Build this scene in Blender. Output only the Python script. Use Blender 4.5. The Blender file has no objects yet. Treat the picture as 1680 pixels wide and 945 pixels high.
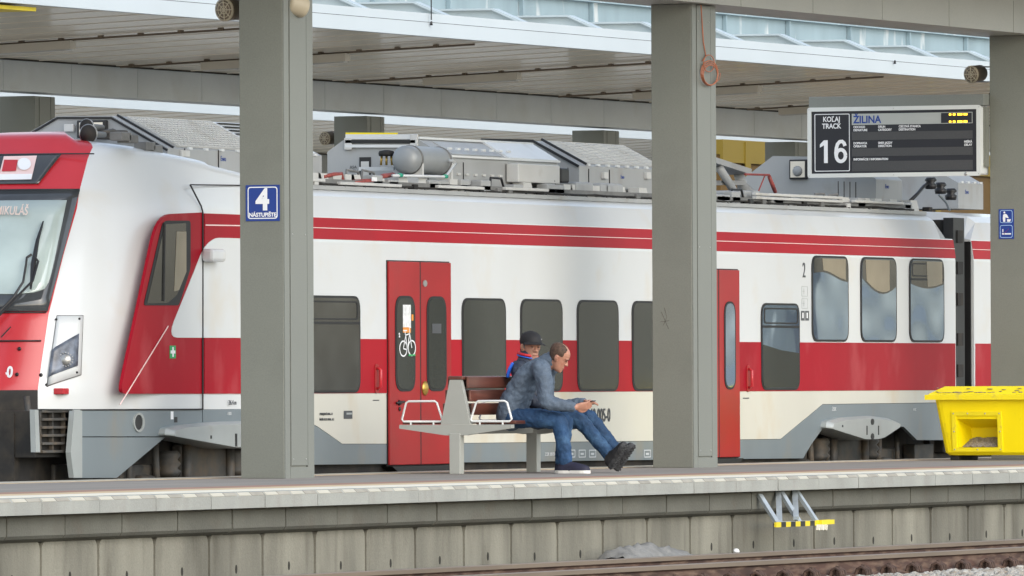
import bpy, bmesh, math, random
import numpy as np
from mathutils import Vector, Matrix, noise
R = math.radians
random.seed(7)
SC = bpy.context.scene
COL = SC.collection

# ------------------------------------------------------------ camera, sky, sun, exposure
PHI = R(67.0); CO = math.cos(PHI); SI = math.sin(PHI)
FPX = 15550.0; CAMH = 0.83; ROLL = 0.0045; HY = 632.0; CX = 840.0
cam = bpy.data.cameras.new('camera'); cam_o = bpy.data.objects.new('camera', cam); COL.objects.link(cam_o)
cam.sensor_fit = 'HORIZONTAL'; cam.sensor_width = 36; cam.lens = 36 * FPX / 1680
cam.shift_y = (HY - 472.5) / 1680
cam.clip_start = 1; cam.clip_end = 3000
fwd = Vector((SI, CO, 0)); rgt = Vector((CO, -SI, 0)); up = Vector((0, 0, 1))
rr = rgt * math.cos(ROLL) + up * math.sin(ROLL) * -1      # camera rolled a quarter of a degree
uu = up * math.cos(ROLL) + rgt * math.sin(ROLL)
m = Matrix((( rr.x, uu.x, -fwd.x, 0), (rr.y, uu.y, -fwd.y, 0), (rr.z, uu.z, -fwd.z, CAMH), (0, 0, 0, 1)))
cam_o.matrix_world = m
SC.camera = cam_o
W = bpy.data.worlds.new('World'); SC.world = W; W.use_nodes = True
nt = W.node_tree; bg = nt.nodes['Background']
sky = nt.nodes.new('ShaderNodeTexSky'); sky.sky_type = 'NISHITA'; sky.sun_disc = False
SUN_EL, SUN_AZ = 32.0, 236.0      # azimuth the light comes from, measured from +X towards +Y
sky.sun_elevation = R(SUN_EL); sky.sun_rotation = R(90 - SUN_AZ); sky.dust_density = 1.5; sky.air_density = 1.2; sky.ozone_density = 1.0
hsv = nt.nodes.new('ShaderNodeHueSaturation'); hsv.inputs['Saturation'].default_value = 0.62
nt.links.new(sky.outputs[0], hsv.inputs['Color']); nt.links.new(hsv.outputs[0], bg.inputs['Color'])
bg.inputs['Strength'].default_value = 0.15
sl = bpy.data.lights.new('sun', 'SUN'); sl.energy = 0.5; sl.angle = R(70); sl.color = (1.0, 1.0, 0.985)
so = bpy.data.objects.new('sun', sl); COL.objects.link(so)
sd = Vector((math.cos(R(SUN_AZ)) * math.cos(R(SUN_EL)), math.sin(R(SUN_AZ)) * math.cos(R(SUN_EL)), math.sin(R(SUN_EL))))
so.rotation_euler = sd.to_track_quat('Z', 'Y').to_euler()
SC.view_settings.view_transform = 'Standard'; SC.view_settings.look = 'None'; SC.view_settings.gamma = 1
SC.view_settings.use_curve_mapping = False
SC.view_settings.exposure = 1.05
SC.render.resolution_x = 1024; SC.render.resolution_y = 576

# ------------------------------------------------------------ photo measurements -> metres
def _un(px, py):
    dx, dy = px - CX, py - HY
    return dx - ROLL * dy, dy + ROLL * dx
def S(px, py, Y):            # point on a wall parallel to the tracks
    dx, dy = _un(px, py); D = Y / (CO - dx / FPX * SI)
    return Vector((D * (SI + dx / FPX * CO), Y, CAMH - dy / FPX * D))
def F(px, py, X):            # point on a plane across the tracks
    dx, dy = _un(px, py); D = X / (SI + dx / FPX * CO)
    return Vector((X, D * (CO - dx / FPX * SI), CAMH - dy / FPX * D))
YT = 36.8                    # side of the train
YC = YT + 1.41
def XS(px, z=1.3, Y=YT):
    py = 600
    for _ in range(3):
        p = S(px, py, Y); s = (FPX * CO - (px - CX) * SI) / Y
        py += (p.z - z) * s
    return S(px, py, Y).x

# ------------------------------------------------------------ materials
def lin(c): return tuple(((v / 12.92) if v <= .04045 else ((v + .055) / 1.055) ** 2.4) for v in c)
MATS = {}
def M(name, col, rough=.5, metal=0., var=.12, scale=2.0, bump=0., bscale=60., bdet=5, coat=0., ior=1.5, stretch=(1, 1, 1), col2=None, mscale=None, thr=(.45, .7), spec=.5, fine=0.0):
    mt = bpy.data.materials.new(name); mt.use_nodes = True; n = mt.node_tree; b = n.nodes['Principled BSDF']
    b.inputs['Roughness'].default_value = rough; b.inputs['Metallic'].default_value = metal
    b.inputs['IOR'].default_value = ior; b.inputs['Specular IOR Level'].default_value = spec
    if coat: b.inputs['Coat Weight'].default_value = coat; b.inputs['Coat Roughness'].default_value = .06
    tc = n.nodes.new('ShaderNodeTexCoord'); mp = n.nodes.new('ShaderNodeMapping'); mp.inputs['Scale'].default_value = stretch
    n.links.new(tc.outputs['Object'], mp.inputs['Vector'])
    nz = n.nodes.new('ShaderNodeTexNoise'); nz.inputs['Scale'].default_value = scale; nz.inputs['Detail'].default_value = 6
    n.links.new(mp.outputs[0], nz.inputs['Vector'])
    mr = n.nodes.new('ShaderNodeMapRange'); mr.inputs[1].default_value = .3; mr.inputs[2].default_value = .7
    n.links.new(nz.outputs['Fac'], mr.inputs[0])
    mx = n.nodes.new('ShaderNodeMix'); mx.data_type = 'RGBA'
    mx.inputs[6].default_value = (*[max(0, v * (1 - var)) for v in col], 1); mx.inputs[7].default_value = (*[min(1, v * (1 + var)) for v in col], 1)
    n.links.new(mr.outputs[0], mx.inputs[0]); out = mx.outputs[2]
    if col2 is not None:     # dirt or wear patches with a shape of their own
        n2 = n.nodes.new('ShaderNodeTexNoise'); n2.inputs['Scale'].default_value = mscale or scale * 2.3; n2.inputs['Detail'].default_value = 8
        mp2 = n.nodes.new('ShaderNodeMapping'); mp2.inputs['Scale'].default_value = stretch; mp2.inputs['Location'].default_value = (3.1, 7.7, 1.3)
        n.links.new(tc.outputs['Object'], mp2.inputs['Vector']); n.links.new(mp2.outputs[0], n2.inputs['Vector'])
        m2 = n.nodes.new('ShaderNodeMapRange'); m2.inputs[1].default_value = thr[0]; m2.inputs[2].default_value = thr[1]
        n.links.new(n2.outputs['Fac'], m2.inputs[0])
        x2 = n.nodes.new('ShaderNodeMix'); x2.data_type = 'RGBA'; x2.inputs[7].default_value = (*col2, 1)
        n.links.new(m2.outputs[0], x2.inputs[0]); n.links.new(out, x2.inputs[6]); out = x2.outputs[2]
    if fine:
        n3 = n.nodes.new('ShaderNodeTexNoise'); n3.inputs['Scale'].default_value = 90; n3.inputs['Detail'].default_value = 3
        n.links.new(tc.outputs['Object'], n3.inputs['Vector'])
        m3 = n.nodes.new('ShaderNodeMapRange'); m3.inputs[1].default_value = .3; m3.inputs[2].default_value = .7; m3.inputs[3].default_value = 1 - fine; m3.inputs[4].default_value = 1 + fine
        n.links.new(n3.outputs['Fac'], m3.inputs[0])
        vm = n.nodes.new('ShaderNodeVectorMath'); vm.operation = 'SCALE'; n.links.new(out, vm.inputs[0]); n.links.new(m3.outputs[0], vm.inputs['Scale']); out = vm.outputs[0]
    n.links.new(out, b.inputs['Base Color'])
    if bump:
        nb = n.nodes.new('ShaderNodeTexNoise'); nb.inputs['Scale'].default_value = bscale; nb.inputs['Detail'].default_value = bdet
        n.links.new(tc.outputs['Object'], nb.inputs['Vector'])
        bp = n.nodes.new('ShaderNodeBump'); bp.inputs['Strength'].default_value = 1; bp.inputs['Distance'].default_value = bump
        n.links.new(nb.outputs['Fac'], bp.inputs['Height']); n.links.new(bp.outputs[0], b.inputs['Normal'])
    MATS[name] = mt; return mt
def MEM(name, col, st):
    mt = bpy.data.materials.new(name); mt.use_nodes = True; b = mt.node_tree.nodes['Principled BSDF']
    b.inputs['Base Color'].default_value = (*col, 1); b.inputs['Emission Color'].default_value = (*col, 1); b.inputs['Emission Strength'].default_value = st
    return mt

m_white = M('train_white', (.63, .655, .665), .26, var=.03, scale=.8, coat=.15, col2=(.62, .57, .48), mscale=1.6, thr=(.56, .95), bump=.0012, bscale=1.4)
m_whitelow = M('train_white_low', (.60, .59, .52), .35, var=.05, scale=.8, coat=.2, stretch=(1, 1, .6), col2=(.56, .45, .29), mscale=1.5, thr=(.54, .80))
m_red = M('train_red', (.33, .010, .022), .3, var=.14, scale=1.0, coat=0, spec=.07, bump=.0015, bscale=1.2, col2=(.42, .07, .08), mscale=2.2, thr=(.55, .8), stretch=(1, 1, .5))
m_redside = M('train_red_side', (.37, .016, .026), .35, var=.08, scale=1.0, coat=0, spec=.05, bump=.001, bscale=1.5, col2=(.34, .02, .03), mscale=2, thr=(.5, .8))
m_redlight = M('train_red_lit', (.50, .026, .036), .3, var=.10, scale=1.0, coat=.15, bump=.001, bscale=1.5)  # brighter copy of the side red; the front's stronger light is in the colour
m_reddoor = M('door_red', (.34, .018, .022), .3, var=.10, scale=1.4, coat=0, spec=.25, col2=(.28, .03, .03), mscale=2.2, thr=(.5, .8))
m_line = M('stripe_white', (.8, .6, .58), .4, var=.03)
m_grey = M('train_grey', (.17, .205, .225), .38, var=.08, scale=1.2, coat=.2, stretch=(1, 1, .6), col2=(.23, .20, .15), mscale=2.0, thr=(.54, .85))
m_fair = M('fairing_grey', (.33, .36, .36), .32, var=.08, scale=2, coat=.4, col2=(.25, .23, .19), mscale=3, thr=(.6, .9))
m_glassd = M('window_dark_reflection', (.034, .038, .034), .2, var=.10, scale=1.2, spec=.25, fine=.08)  # dark base colour stands in for the dim reflections of the left panes
m_glassr = M('window_sky_reflection', (.28, .38, .50), .06, metal=.8, var=.12, scale=1.0, bump=.012, bscale=2.2, bdet=0, stretch=(1, 1, 2.5))  # blue base puts the tint of reflected sky into the right-hand panes
m_curtainrefl = M('curtain_and_reflection', (.26, .225, .16), .5, var=.12, scale=3)  # cab curtain, and the canopy reflection painted on the upper panes
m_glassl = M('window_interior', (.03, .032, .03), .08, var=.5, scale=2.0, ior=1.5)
m_glassfront = M('windscreen', (.42, .50, .48), .08, var=.22, scale=.9, ior=1.6, coat=.6, stretch=(1, 1, 1.6))  # pale base colour carries the reflected sky and the light sunblind
m_glassblack = M('windscreen_border', (.05, .055, .06), .06, var=.3, scale=2, ior=1.6)
m_rubber = M('black_rubber', (.018, .018, .018), .6)
m_black = M('black_paint', (.015, .015, .016), .45, var=.3)
m_under = M('underframe_dark', (.018, .017, .016), .75, var=.5, scale=3, col2=(.045, .037, .028), mscale=5)
m_bogie = M('bogie_metal', (.06, .058, .054), .6, var=.5, scale=4, col2=(.11, .085, .06), mscale=7)
m_steel = M('steel', (.45, .45, .44), .35, metal=.7, var=.1, scale=3)
m_roofgrey = M('roof_unit_grey', (.36, .37, .37), .5, var=.08, scale=2, col2=(.25, .22, .18), mscale=2.5, thr=(.58, .85), stretch=(1, 1, .5))
m_rooflight = M('roof_unit_light', (.56, .56, .54), .45, var=.06, scale=2, col2=(.38, .35, .3), mscale=3, thr=(.58, .85))
m_roofwhite = M('roof_unit_white', (.66, .68, .68), .4, var=.05, scale=2, col2=(.45, .42, .38), mscale=3, thr=(.6, .85))
m_roofdark = M('roof_deck', (.17, .17, .165), .6, var=.3, scale=4)
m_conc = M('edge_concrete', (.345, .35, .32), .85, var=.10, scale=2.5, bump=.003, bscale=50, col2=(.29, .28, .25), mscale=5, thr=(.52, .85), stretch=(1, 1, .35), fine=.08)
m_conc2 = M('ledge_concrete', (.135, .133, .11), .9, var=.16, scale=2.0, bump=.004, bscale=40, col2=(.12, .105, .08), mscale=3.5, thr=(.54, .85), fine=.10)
m_conc3 = M('wall_concrete', (.215, .205, .165), .9, var=.38, scale=.9, bump=.004, bscale=40, col2=(.085, .075, .055), mscale=2.6, thr=(.52, .9), stretch=(2.2, 2.2, .45), fine=.10)
m_dark = M('joint_dark', (.03, .028, .022), .9)
m_pave = M('platform_paving', (.255, .235, .205), .85, var=.14, scale=1.2, bump=.003, bscale=30, col2=(.24, .22, .20), mscale=2.5, stretch=(.35, 1.6, 1), fine=.08)
m_tactile = M('tactile_redbrown', (.33, .19, .135), .85, var=.2, scale=3)
m_orange = M('tactile_ochre', (.58, .44, .27), .8, var=.15, scale=3)
m_cream = M('edge_cream', (.74, .70, .58), .8, var=.08, scale=3)
m_mark = M('edge_white', (.48, .455, .375), .7, var=.06)
m_markg = M('edge_greyblock', (.33, .31, .26), .85, var=.2, scale=4)
m_ballast = M('ballast', (.42, .39, .34), .95, var=.4, scale=14, bump=.03, bscale=18, col2=(.16, .12, .09), mscale=10)
m_stone = M('ballast_stone', (.36, .345, .31), .9, var=.3, scale=9, bump=.004, bscale=60, col2=(.28, .22, .16), mscale=6)
m_ground = M('earth', (.34, .32, .27), .95, var=.3, scale=.3)
m_railside = M('rail_rust', (.075, .038, .027), .75, var=.35, scale=5, stretch=(.5, 1, 3), col2=(.2, .13, .09), mscale=9)
m_railtop = M('rail_head', (.22, .17, .125), .5, metal=.3, var=.15, scale=4, stretch=(.2, 1, 1))
m_clip = M('clip_rust', (.07, .04, .028), .7, var=.4, scale=20)
m_sleeper = M('sleeper_concrete', (.36, .33, .28), .9, var=.2, scale=6)
m_colm = M('column_grey', (.190, .196, .168), .5, var=.035, scale=1.1, fine=.07, bump=.0008, bscale=70, col2=(.165, .17, .145), mscale=2, thr=(.5, .8))
m_colside = M('column_cover', (.195, .205, .185), .45, var=.03, scale=1.1, fine=.06)
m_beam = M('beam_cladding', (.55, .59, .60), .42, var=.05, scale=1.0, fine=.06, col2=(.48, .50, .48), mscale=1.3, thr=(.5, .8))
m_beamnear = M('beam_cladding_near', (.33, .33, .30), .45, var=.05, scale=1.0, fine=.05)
m_fascia = M('fascia_white', (.50, .555, .59), .4, var=.03, scale=.8)
m_soffit = M('soffit_panels', (.86, .79, .66), .26, var=.10, scale=.5, spec=.6, coat=.3)
m_soffit2 = M('soffit_gold', (.34, .28, .16), .25, var=.1, scale=.5)
m_bluegrey = M('steel_bluegrey', (.25, .335, .375), .55, var=.12, scale=2, col2=(.5, .54, .55), mscale=3.0, thr=(.60, .68), stretch=(1, 1, .25))
m_rib = M('rib_paint', (.40, .47, .50), .5, var=.08, scale=2)
m_yellow = M('yellow_plastic', (.92, .72, .001), .5, var=.04, scale=2, coat=0, spec=.3, bump=.001, bscale=3, col2=(.62, .46, .02), mscale=6, thr=(.62, .85))
m_yellowlid = M('yellow_lid', (.86, .70, .01), .42, var=.04, scale=2, col2=(.45, .36, .12), mscale=7, thr=(.6, .8))
m_grit = M('grit', (.27, .235, .19), .95, var=.4, scale=60, bump=.01, bscale=120)
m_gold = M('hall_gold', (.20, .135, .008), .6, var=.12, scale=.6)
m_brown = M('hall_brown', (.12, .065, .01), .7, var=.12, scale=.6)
m_blue = M('sign_blue', (.008, .04, .25), .35, var=.04)
m_signw = M('sign_white', (.82, .83, .85), .4, var=.02)
m_signframe = M('sign_lightblue', (.42, .6, .85), .4, var=.02)
m_dispframe = M('display_frame', (.66, .68, .66), .35, var=.04, coat=.2)
m_dispback = M('display_black', (.012, .012, .018), .4, var=.1)
m_dispgrey = M('display_screen', (.055, .055, .058), .35, var=.05, fine=.1)
m_displight = M('display_strip', (.42, .44, .42), .5, var=.04)
m_dispblue = M('letter_blue', (.01, .05, .28), .5)
m_amber = MEM('amber_digits', (1.0, .55, .03), 1.6)
m_wood = M('bench_wood', (.125, .042, .028), .35, var=.35, scale=3, stretch=(.5, 6, 6), coat=.3)
m_benchm = M('bench_metal', (.36, .37, .34), .4, var=.04, scale=3, coat=.1)
m_arm = M('armrest_metal', (.72, .73, .72), .3, var=.03)
m_spk = M('speaker_beige', (.46, .40, .29), .5, var=.08)
m_spkd = M('speaker_body', (.17, .13, .09), .5, var=.1)
m_cable = M('cable_orange', (.42, .14, .07), .5, var=.2)
m_galv = M('galvanised', (.42, .46, .48), .4, metal=.4, var=.15, scale=9)
m_yb = M('step_yellow', (.80, .62, .02), .5)
m_tarp = M('tarp_grey', (.21, .205, .19), .8, var=.3, scale=5, bump=.02, bscale=9)
m_tarpw = M('plastic_white', (.8, .8, .78), .5)
m_skin = M('skin', (.44, .215, .145), .5, var=.12, scale=14, col2=(.40, .15, .10), mscale=18, thr=(.55, .8))
m_skin2 = M('skin_tanned', (.40, .20, .135), .5, var=.15, scale=14, col2=(.33, .15, .10), mscale=20, thr=(.5, .8))
m_hair = M('hair_brown', (.075, .043, .028), .7, var=.5, scale=40, bump=.004, bscale=160, stretch=(1, 1, 1))
m_lip = M('lip', (.28, .09, .07), .5)
m_eye = M('eye_dark', (.02, .015, .012), .3)
m_jacket = M('jacket_slate', (.088, .120, .165), .75, var=.12, scale=6, bump=.006, bscale=14, fine=.14)
m_jeans = M('jeans_blue', (.015, .052, .125), .8, var=.25, scale=5, bump=.006, bscale=16, col2=(.06, .14, .26), mscale=7, thr=(.5, .78), fine=.15)
m_jeans2 = M('jeans_dark', (.013, .045, .105), .8, var=.25, scale=5, bump=.006, bscale=16, col2=(.06, .14, .26), mscale=7, thr=(.5, .8), fine=.15)
m_navy = M('jacket_navy', (.022, .032, .055), .6, var=.3, scale=9, bump=.006, bscale=12)
m_brightblue = M('jacket_blue_trim', (.02, .12, .6), .5)
m_redtrim = M('collar_red', (.55, .02, .035), .6)
m_cap = M('cap_black', (.012, .012, .014), .75, var=.2, scale=10)
m_shoe = M('shoe_navy', (.018, .018, .04), .7, var=.2, scale=20)
m_sole = M('sole_white', (.75, .73, .68), .6)
m_boot = M('boot_black', (.022, .022, .024), .5, var=.4, scale=18, bump=.004, bscale=40)
m_bootsole = M('boot_sole', (.045, .045, .047), .8, var=.4, scale=20, bump=.01, bscale=45)
m_phone = M('phone_black', (.02, .02, .03), .1)
m_screen = M('phone_glass', (.55, .6, .65), .1)
m_tank = M('tank_metal', (.34, .355, .36), .5, metal=.3, var=.08, scale=3)
m_hose = M('hose_red', (.28, .055, .045), .6, var=.3, scale=20)
m_green = M('clamp_green', (.02, .35, .22), .5)
m_signgreen = M('sticker_green', (.02, .34, .10), .5)
m_orangest = M('sticker_orange', (.75, .28, .03), .5)
m_whitest = M('sticker_white', (.72, .74, .74), .5, var=.2, scale=30)
m_led = MEM('route_letters', (.62, .50, .45), .06)
m_ink = M('ink_dark', (.07, .075, .08), .6)
m_inkl = M('ink_light', (.55, .58, .60), .6)
m_brass = M('brass', (.5, .33, .08), .35, metal=.7)
m_lamp = M('lamp_housing', (.62, .58, .50), .5, var=.05)
m_lens = M('headlamp_lens', (.12, .14, .18), .3, var=.6, scale=12, coat=.1)

# ------------------------------------------------------------ mesh helpers
WO = {}
class MB:
    def __init__(s): s.v = []; s.f = []; s.mi = []; s.cur = 0; s.sm = []; s.smooth = False
    def add(s, vs, fs):
        o = len(s.v); s.v += [tuple(v) for v in vs]
        for f in fs: s.f.append([i + o for i in f]); s.mi.append(s.cur); s.sm.append(s.smooth)
        return s
    def box(s, x0, x1, y0, y1, z0, z1):
        vs = [(x, y, z) for z in (z0, z1) for y in (y0, y1) for x in (x0, x1)]
        return s.add(vs, [(0, 2, 3, 1), (4, 5, 7, 6), (0, 1, 5, 4), (2, 6, 7, 3), (0, 4, 6, 2), (1, 3, 7, 5)])
    def bbox(s, x0, x1, y0, y1, z0, z1, b):     # box with bevelled edges
        bm = bmesh.new(); bmesh.ops.create_cube(bm, size=1)
        for v in bm.verts: v.co = Vector(((x0 + x1) / 2 + v.co.x * (x1 - x0), (y0 + y1) / 2 + v.co.y * (y1 - y0), (z0 + z1) / 2 + v.co.z * (z1 - z0)))
        bmesh.ops.bevel(bm, geom=bm.edges[:] , offset=b, segments=2, affect='EDGES', profile=.5)
        bm.verts.index_update()
        s.add([v.co for v in bm.verts], [[v.index for v in f.verts] for f in bm.faces]); bm.free(); return s
    def prism(s, pts, a, b, axis):   # 2D polygon pts, extruded from a to b along axis 'x','y','z'
        n = len(pts)
        def mk(p, h): return {'y': (p[0], h, p[1]), 'x': (h, p[0], p[1]), 'z': (p[0], p[1], h)}[axis]
        vs = [mk(p, a) for p in pts] + [mk(p, b) for p in pts]
        fs = [list(range(n)), list(range(2 * n - 1, n - 1, -1))] + [(i, i + n, (i + 1) % n + n, (i + 1) % n) for i in range(n)]
        return s.add(vs, fs)
    def tube(s, pts, r, n=8, cap=True):
        pts = [Vector(p) for p in pts]; rs = r if isinstance(r, (list, tuple)) else [r] * len(pts)
        rings = []; t0 = (pts[1] - pts[0]).normalized(); u = t0.orthogonal().normalized()
        for i, p in enumerate(pts):
            t = (pts[min(i + 1, len(pts) - 1)] - pts[max(i - 1, 0)]).normalized()
            u = (u - t * u.dot(t)); u = u.normalized() if u.length > 1e-6 else t.orthogonal().normalized(); w = t.cross(u)
            rings.append([p + (u * math.cos(2 * math.pi * k / n) + w * math.sin(2 * math.pi * k / n)) * rs[i] for k in range(n)])
        vs = [v for rg in rings for v in rg]; fs = []
        for i in range(len(pts) - 1):
            for k in range(n): fs.append((i * n + k, i * n + (k + 1) % n, (i + 1) * n + (k + 1) % n, (i + 1) * n + k))
        if cap: fs.append(list(range(n - 1, -1, -1))); fs.append([(len(pts) - 1) * n + k for k in range(n)])
        sm = s.smooth; s.smooth = n > 6; s.add(vs, fs); s.smooth = sm; return s
    def lathe(s, c, axis, prof, n=20):   # prof: list of (dist along axis, radius)
        a = Vector(axis).normalized(); return s.tube([Vector(c) + a * d for d, _ in prof], [max(r, .0005) for _, r in prof], n)
    def cbar(s, a, b, w, h, upv=(0, 0, 1)):      # rectangular bar from a to b
        a = Vector(a); b = Vector(b); t = (b - a).normalized(); sd_ = t.cross(Vector(upv)).normalized(); u2 = sd_.cross(t)
        vs = [p + sd_ * sx * w / 2 + u2 * sz * h / 2 for p in (a, b) for sx, sz in ((-1, -1), (1, -1), (1, 1), (-1, 1))]
        return s.add(vs, [(3, 2, 1, 0), (4, 5, 6, 7), (0, 1, 5, 4), (1, 2, 6, 5), (2, 3, 7, 6), (3, 0, 4, 7)])
    def ell(s, c, r, q=None, n=16, m_=10):
        q = q or Matrix.Identity(3); c = Vector(c); vs = []; fs = []
        for i in range(m_ + 1):
            th = math.pi * i / m_
            for k in range(n):
                p = Vector((r[0] * math.sin(th) * math.cos(2 * math.pi * k / n), r[1] * math.sin(th) * math.sin(2 * math.pi * k / n), r[2] * math.cos(th)))
                vs.append(c + q @ p)
        for i in range(m_):
            for k in range(n): fs.append((i * n + k, (i + 1) * n + k, (i + 1) * n + (k + 1) % n, i * n + (k + 1) % n))
        sm = s.smooth; s.smooth = True; s.add(vs, fs); s.smooth = sm; return s
    def build(s, name, mat, parent=None, label=None):
        me = bpy.data.meshes.new(name); o = WO.get(parent.name, Vector((0, 0, 0))) if parent else Vector((0, 0, 0))
        if parent is None and s.v:      # put the origin at the base of the thing
            a = np.array(s.v); o = Vector(((a[:, 0].min() + a[:, 0].max()) / 2, (a[:, 1].min() + a[:, 1].max()) / 2, a[:, 2].min()))
        me.from_pydata([Vector(v) - o for v in s.v], [], s.f)
        for mt in (mat if isinstance(mat, (list, tuple)) else [mat]): me.materials.append(mt)
        me.polygons.foreach_set('material_index', s.mi); me.polygons.foreach_set('use_smooth', s.sm)
        me.validate(); bm = bmesh.new(); bm.from_mesh(me); bmesh.ops.remove_doubles(bm, verts=bm.verts, dist=1e-6); bmesh.ops.recalc_face_normals(bm, faces=bm.faces); bm.to_mesh(me); bm.free()
        ob = bpy.data.objects.new(name, me); COL.objects.link(ob)
        if parent is None: ob.location = o
        else: ob.parent = parent
        WO[ob.name] = o
        if label: ob['label'] = label
        return ob
def tag(o, label=None, cat=None, group=None, kind=None):
    if label: o['label'] = label
    if cat: o['category'] = cat
    if group: o['group'] = group
    if kind: o['kind'] = kind
    return o
def thing(name, loc, label, cat, group=None):
    o = bpy.data.objects.new(name, None); COL.objects.link(o); o.location = loc; o.empty_display_size = .2
    WO[o.name] = Vector(loc); return tag(o, label, cat, group)
def copy_tree(o, d, label=None, parent=None):
    c = o.copy(); COL.objects.link(c)
    if parent is None: c.location = Vector(o.location) + Vector(d); WO[c.name] = WO.get(o.name, Vector()) + Vector(d)
    else: c.parent = parent; WO[c.name] = WO[parent.name]
    if label: c['label'] = label
    for ch in list(o.children): copy_tree(ch, d, None, c)
    return c
def rpoly(pts, r, n=4):          # round the corners of a polygon
    out = []; N = len(pts); rs = r if isinstance(r, (list, tuple)) else [r] * N
    for i in range(N):
        p = Vector((pts[i][0], pts[i][1])); a = Vector(pts[i - 1][:2]); b = Vector(pts[(i + 1) % N][:2]); rad = rs[i]
        if rad <= 0: out.append((p.x, p.y)); continue
        da = (a - p); db = (b - p); l = min(rad, da.length * .45, db.length * .45); p0 = p + da.normalized() * l; p1 = p + db.normalized() * l
        for k in range(n + 1):
            t = k / n; q = p0 * (1 - t) ** 2 + p * 2 * t * (1 - t) + p1 * t * t; out.append((q.x, q.y))
    return out
def rrect(x0, x1, z0, z1, r, n=5): return rpoly([(x0, z0), (x1, z0), (x1, z1), (x0, z1)], r, n)
def ring(mb, outer, inner, a, b, axis):   # flat frame between two outlines with the same number of points
    n = len(outer)
    def mk(p, h): return {'y': (p[0], h, p[1]), 'x': (h, p[0], p[1]), 'z': (p[0], p[1], h)}[axis]
    vs = [mk(p, a) for p in outer] + [mk(p, a) for p in inner] + [mk(p, b) for p in outer] + [mk(p, b) for p in inner]
    fs = []
    for i in range(n):
        j = (i + 1) % n; fs += [(i, j, n + j, n + i), (2 * n + i, 3 * n + i, 3 * n + j, 2 * n + j), (i, 2 * n + i, 2 * n + j, j), (n + i, n + j, 3 * n + j, 3 * n + i)]
    mb.add(vs, fs)
def text(s, org, right, upv, h, mat, name, parent, xs=1.0, off=0.0, align='LEFT', depth=.001, label=None):
    cu = bpy.data.curves.new('t', 'FONT'); cu.body = s; cu.size = h / .72; cu.extrude = depth; cu.offset = off; cu.align_x = align
    ob = bpy.data.objects.new('t', cu); COL.objects.link(ob)
    dg = bpy.context.evaluated_depsgraph_get(); dg.update(); me = bpy.data.meshes.new_from_object(ob.evaluated_get(dg))
    bpy.data.objects.remove(ob)
    r = Vector(right).normalized(); u = Vector(upv).normalized(); n = r.cross(u); mb = MB()
    mb.add([Vector(org) + r * v.co.x * xs + u * v.co.y + n * v.co.z for v in me.vertices], [list(p.vertices) for p in me.polygons])
    bpy.data.meshes.remove(me)
    return mb.build(name, mat, parent, label)
def bake(ob, mods, smooth=True):     # evaluate modifiers into the mesh
    for k, kw in mods:
        md = ob.modifiers.new(k, k)
        for a, b in kw.items(): setattr(md, a, b)
    dg = bpy.context.evaluated_depsgraph_get(); dg.update(); me = bpy.data.meshes.new_from_object(ob.evaluated_get(dg))
    mats = [m_ for m_ in ob.data.materials]; ob.modifiers.clear(); old = ob.data; ob.data = me; me.name = ob.name
    me.materials.clear()
    for m_ in mats: me.materials.append(m_)
    for p in me.polygons: p.use_smooth = smooth; p.material_index = 0
    return ob

# ------------------------------------------------------------ the ground, platform, markings
YN, YF = 30.75, 36.6         # platform edges
X0, X1 = 40.0, 175.0
g = MB(); g.box(-400, 1400, -500, 1500, -1.3, -.80); tag(g.build('ground', m_ground), kind='structure')
g = MB(); g.box(20, 260, 20.0, YN + .35, -.9, -.80); g.box(20, 260, YF - .2, 47.2, -.9, -.76); g.box(20, 260, 58.6, 64, -.9, -.76); tag(g.build('ballast_bed', m_ballast), kind='structure')
g = MB(); g.box(X0, X1, YN + .42, YF, -.9, -.006)
tag(g.build('platform', m_pave), kind='structure')
mk = MB(); mk.box(X0, X1, YN + .42, YF - .3, -.004, 0); p_ = mk.build('platform_paving', m_pave); tag(p_, kind='structure')
def strip(name, y0, y1, mat, z=.004):
    b = MB(); b.box(X0, X1, y0, y1, z - .003, z); tag(b.build(name, mat), kind='structure')
strip('tactile_line', YN + 1.56, YN + 2.1, m_tactile)
strip('tactile_ochre_line', YN + 1.0, YN + 1.55, m_orange)
b = MB(); b.box(X0, X1, YN + .42, YN + .99, .001, .005); tag(b.build('edge_ochre_bed', m_cream), kind='structure')
strip('far_edge_line', YF - .62, YF - .02, m_mark)
strip('far_edge_ochre_line', YF - .66, YF - .62, m_orange)

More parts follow.
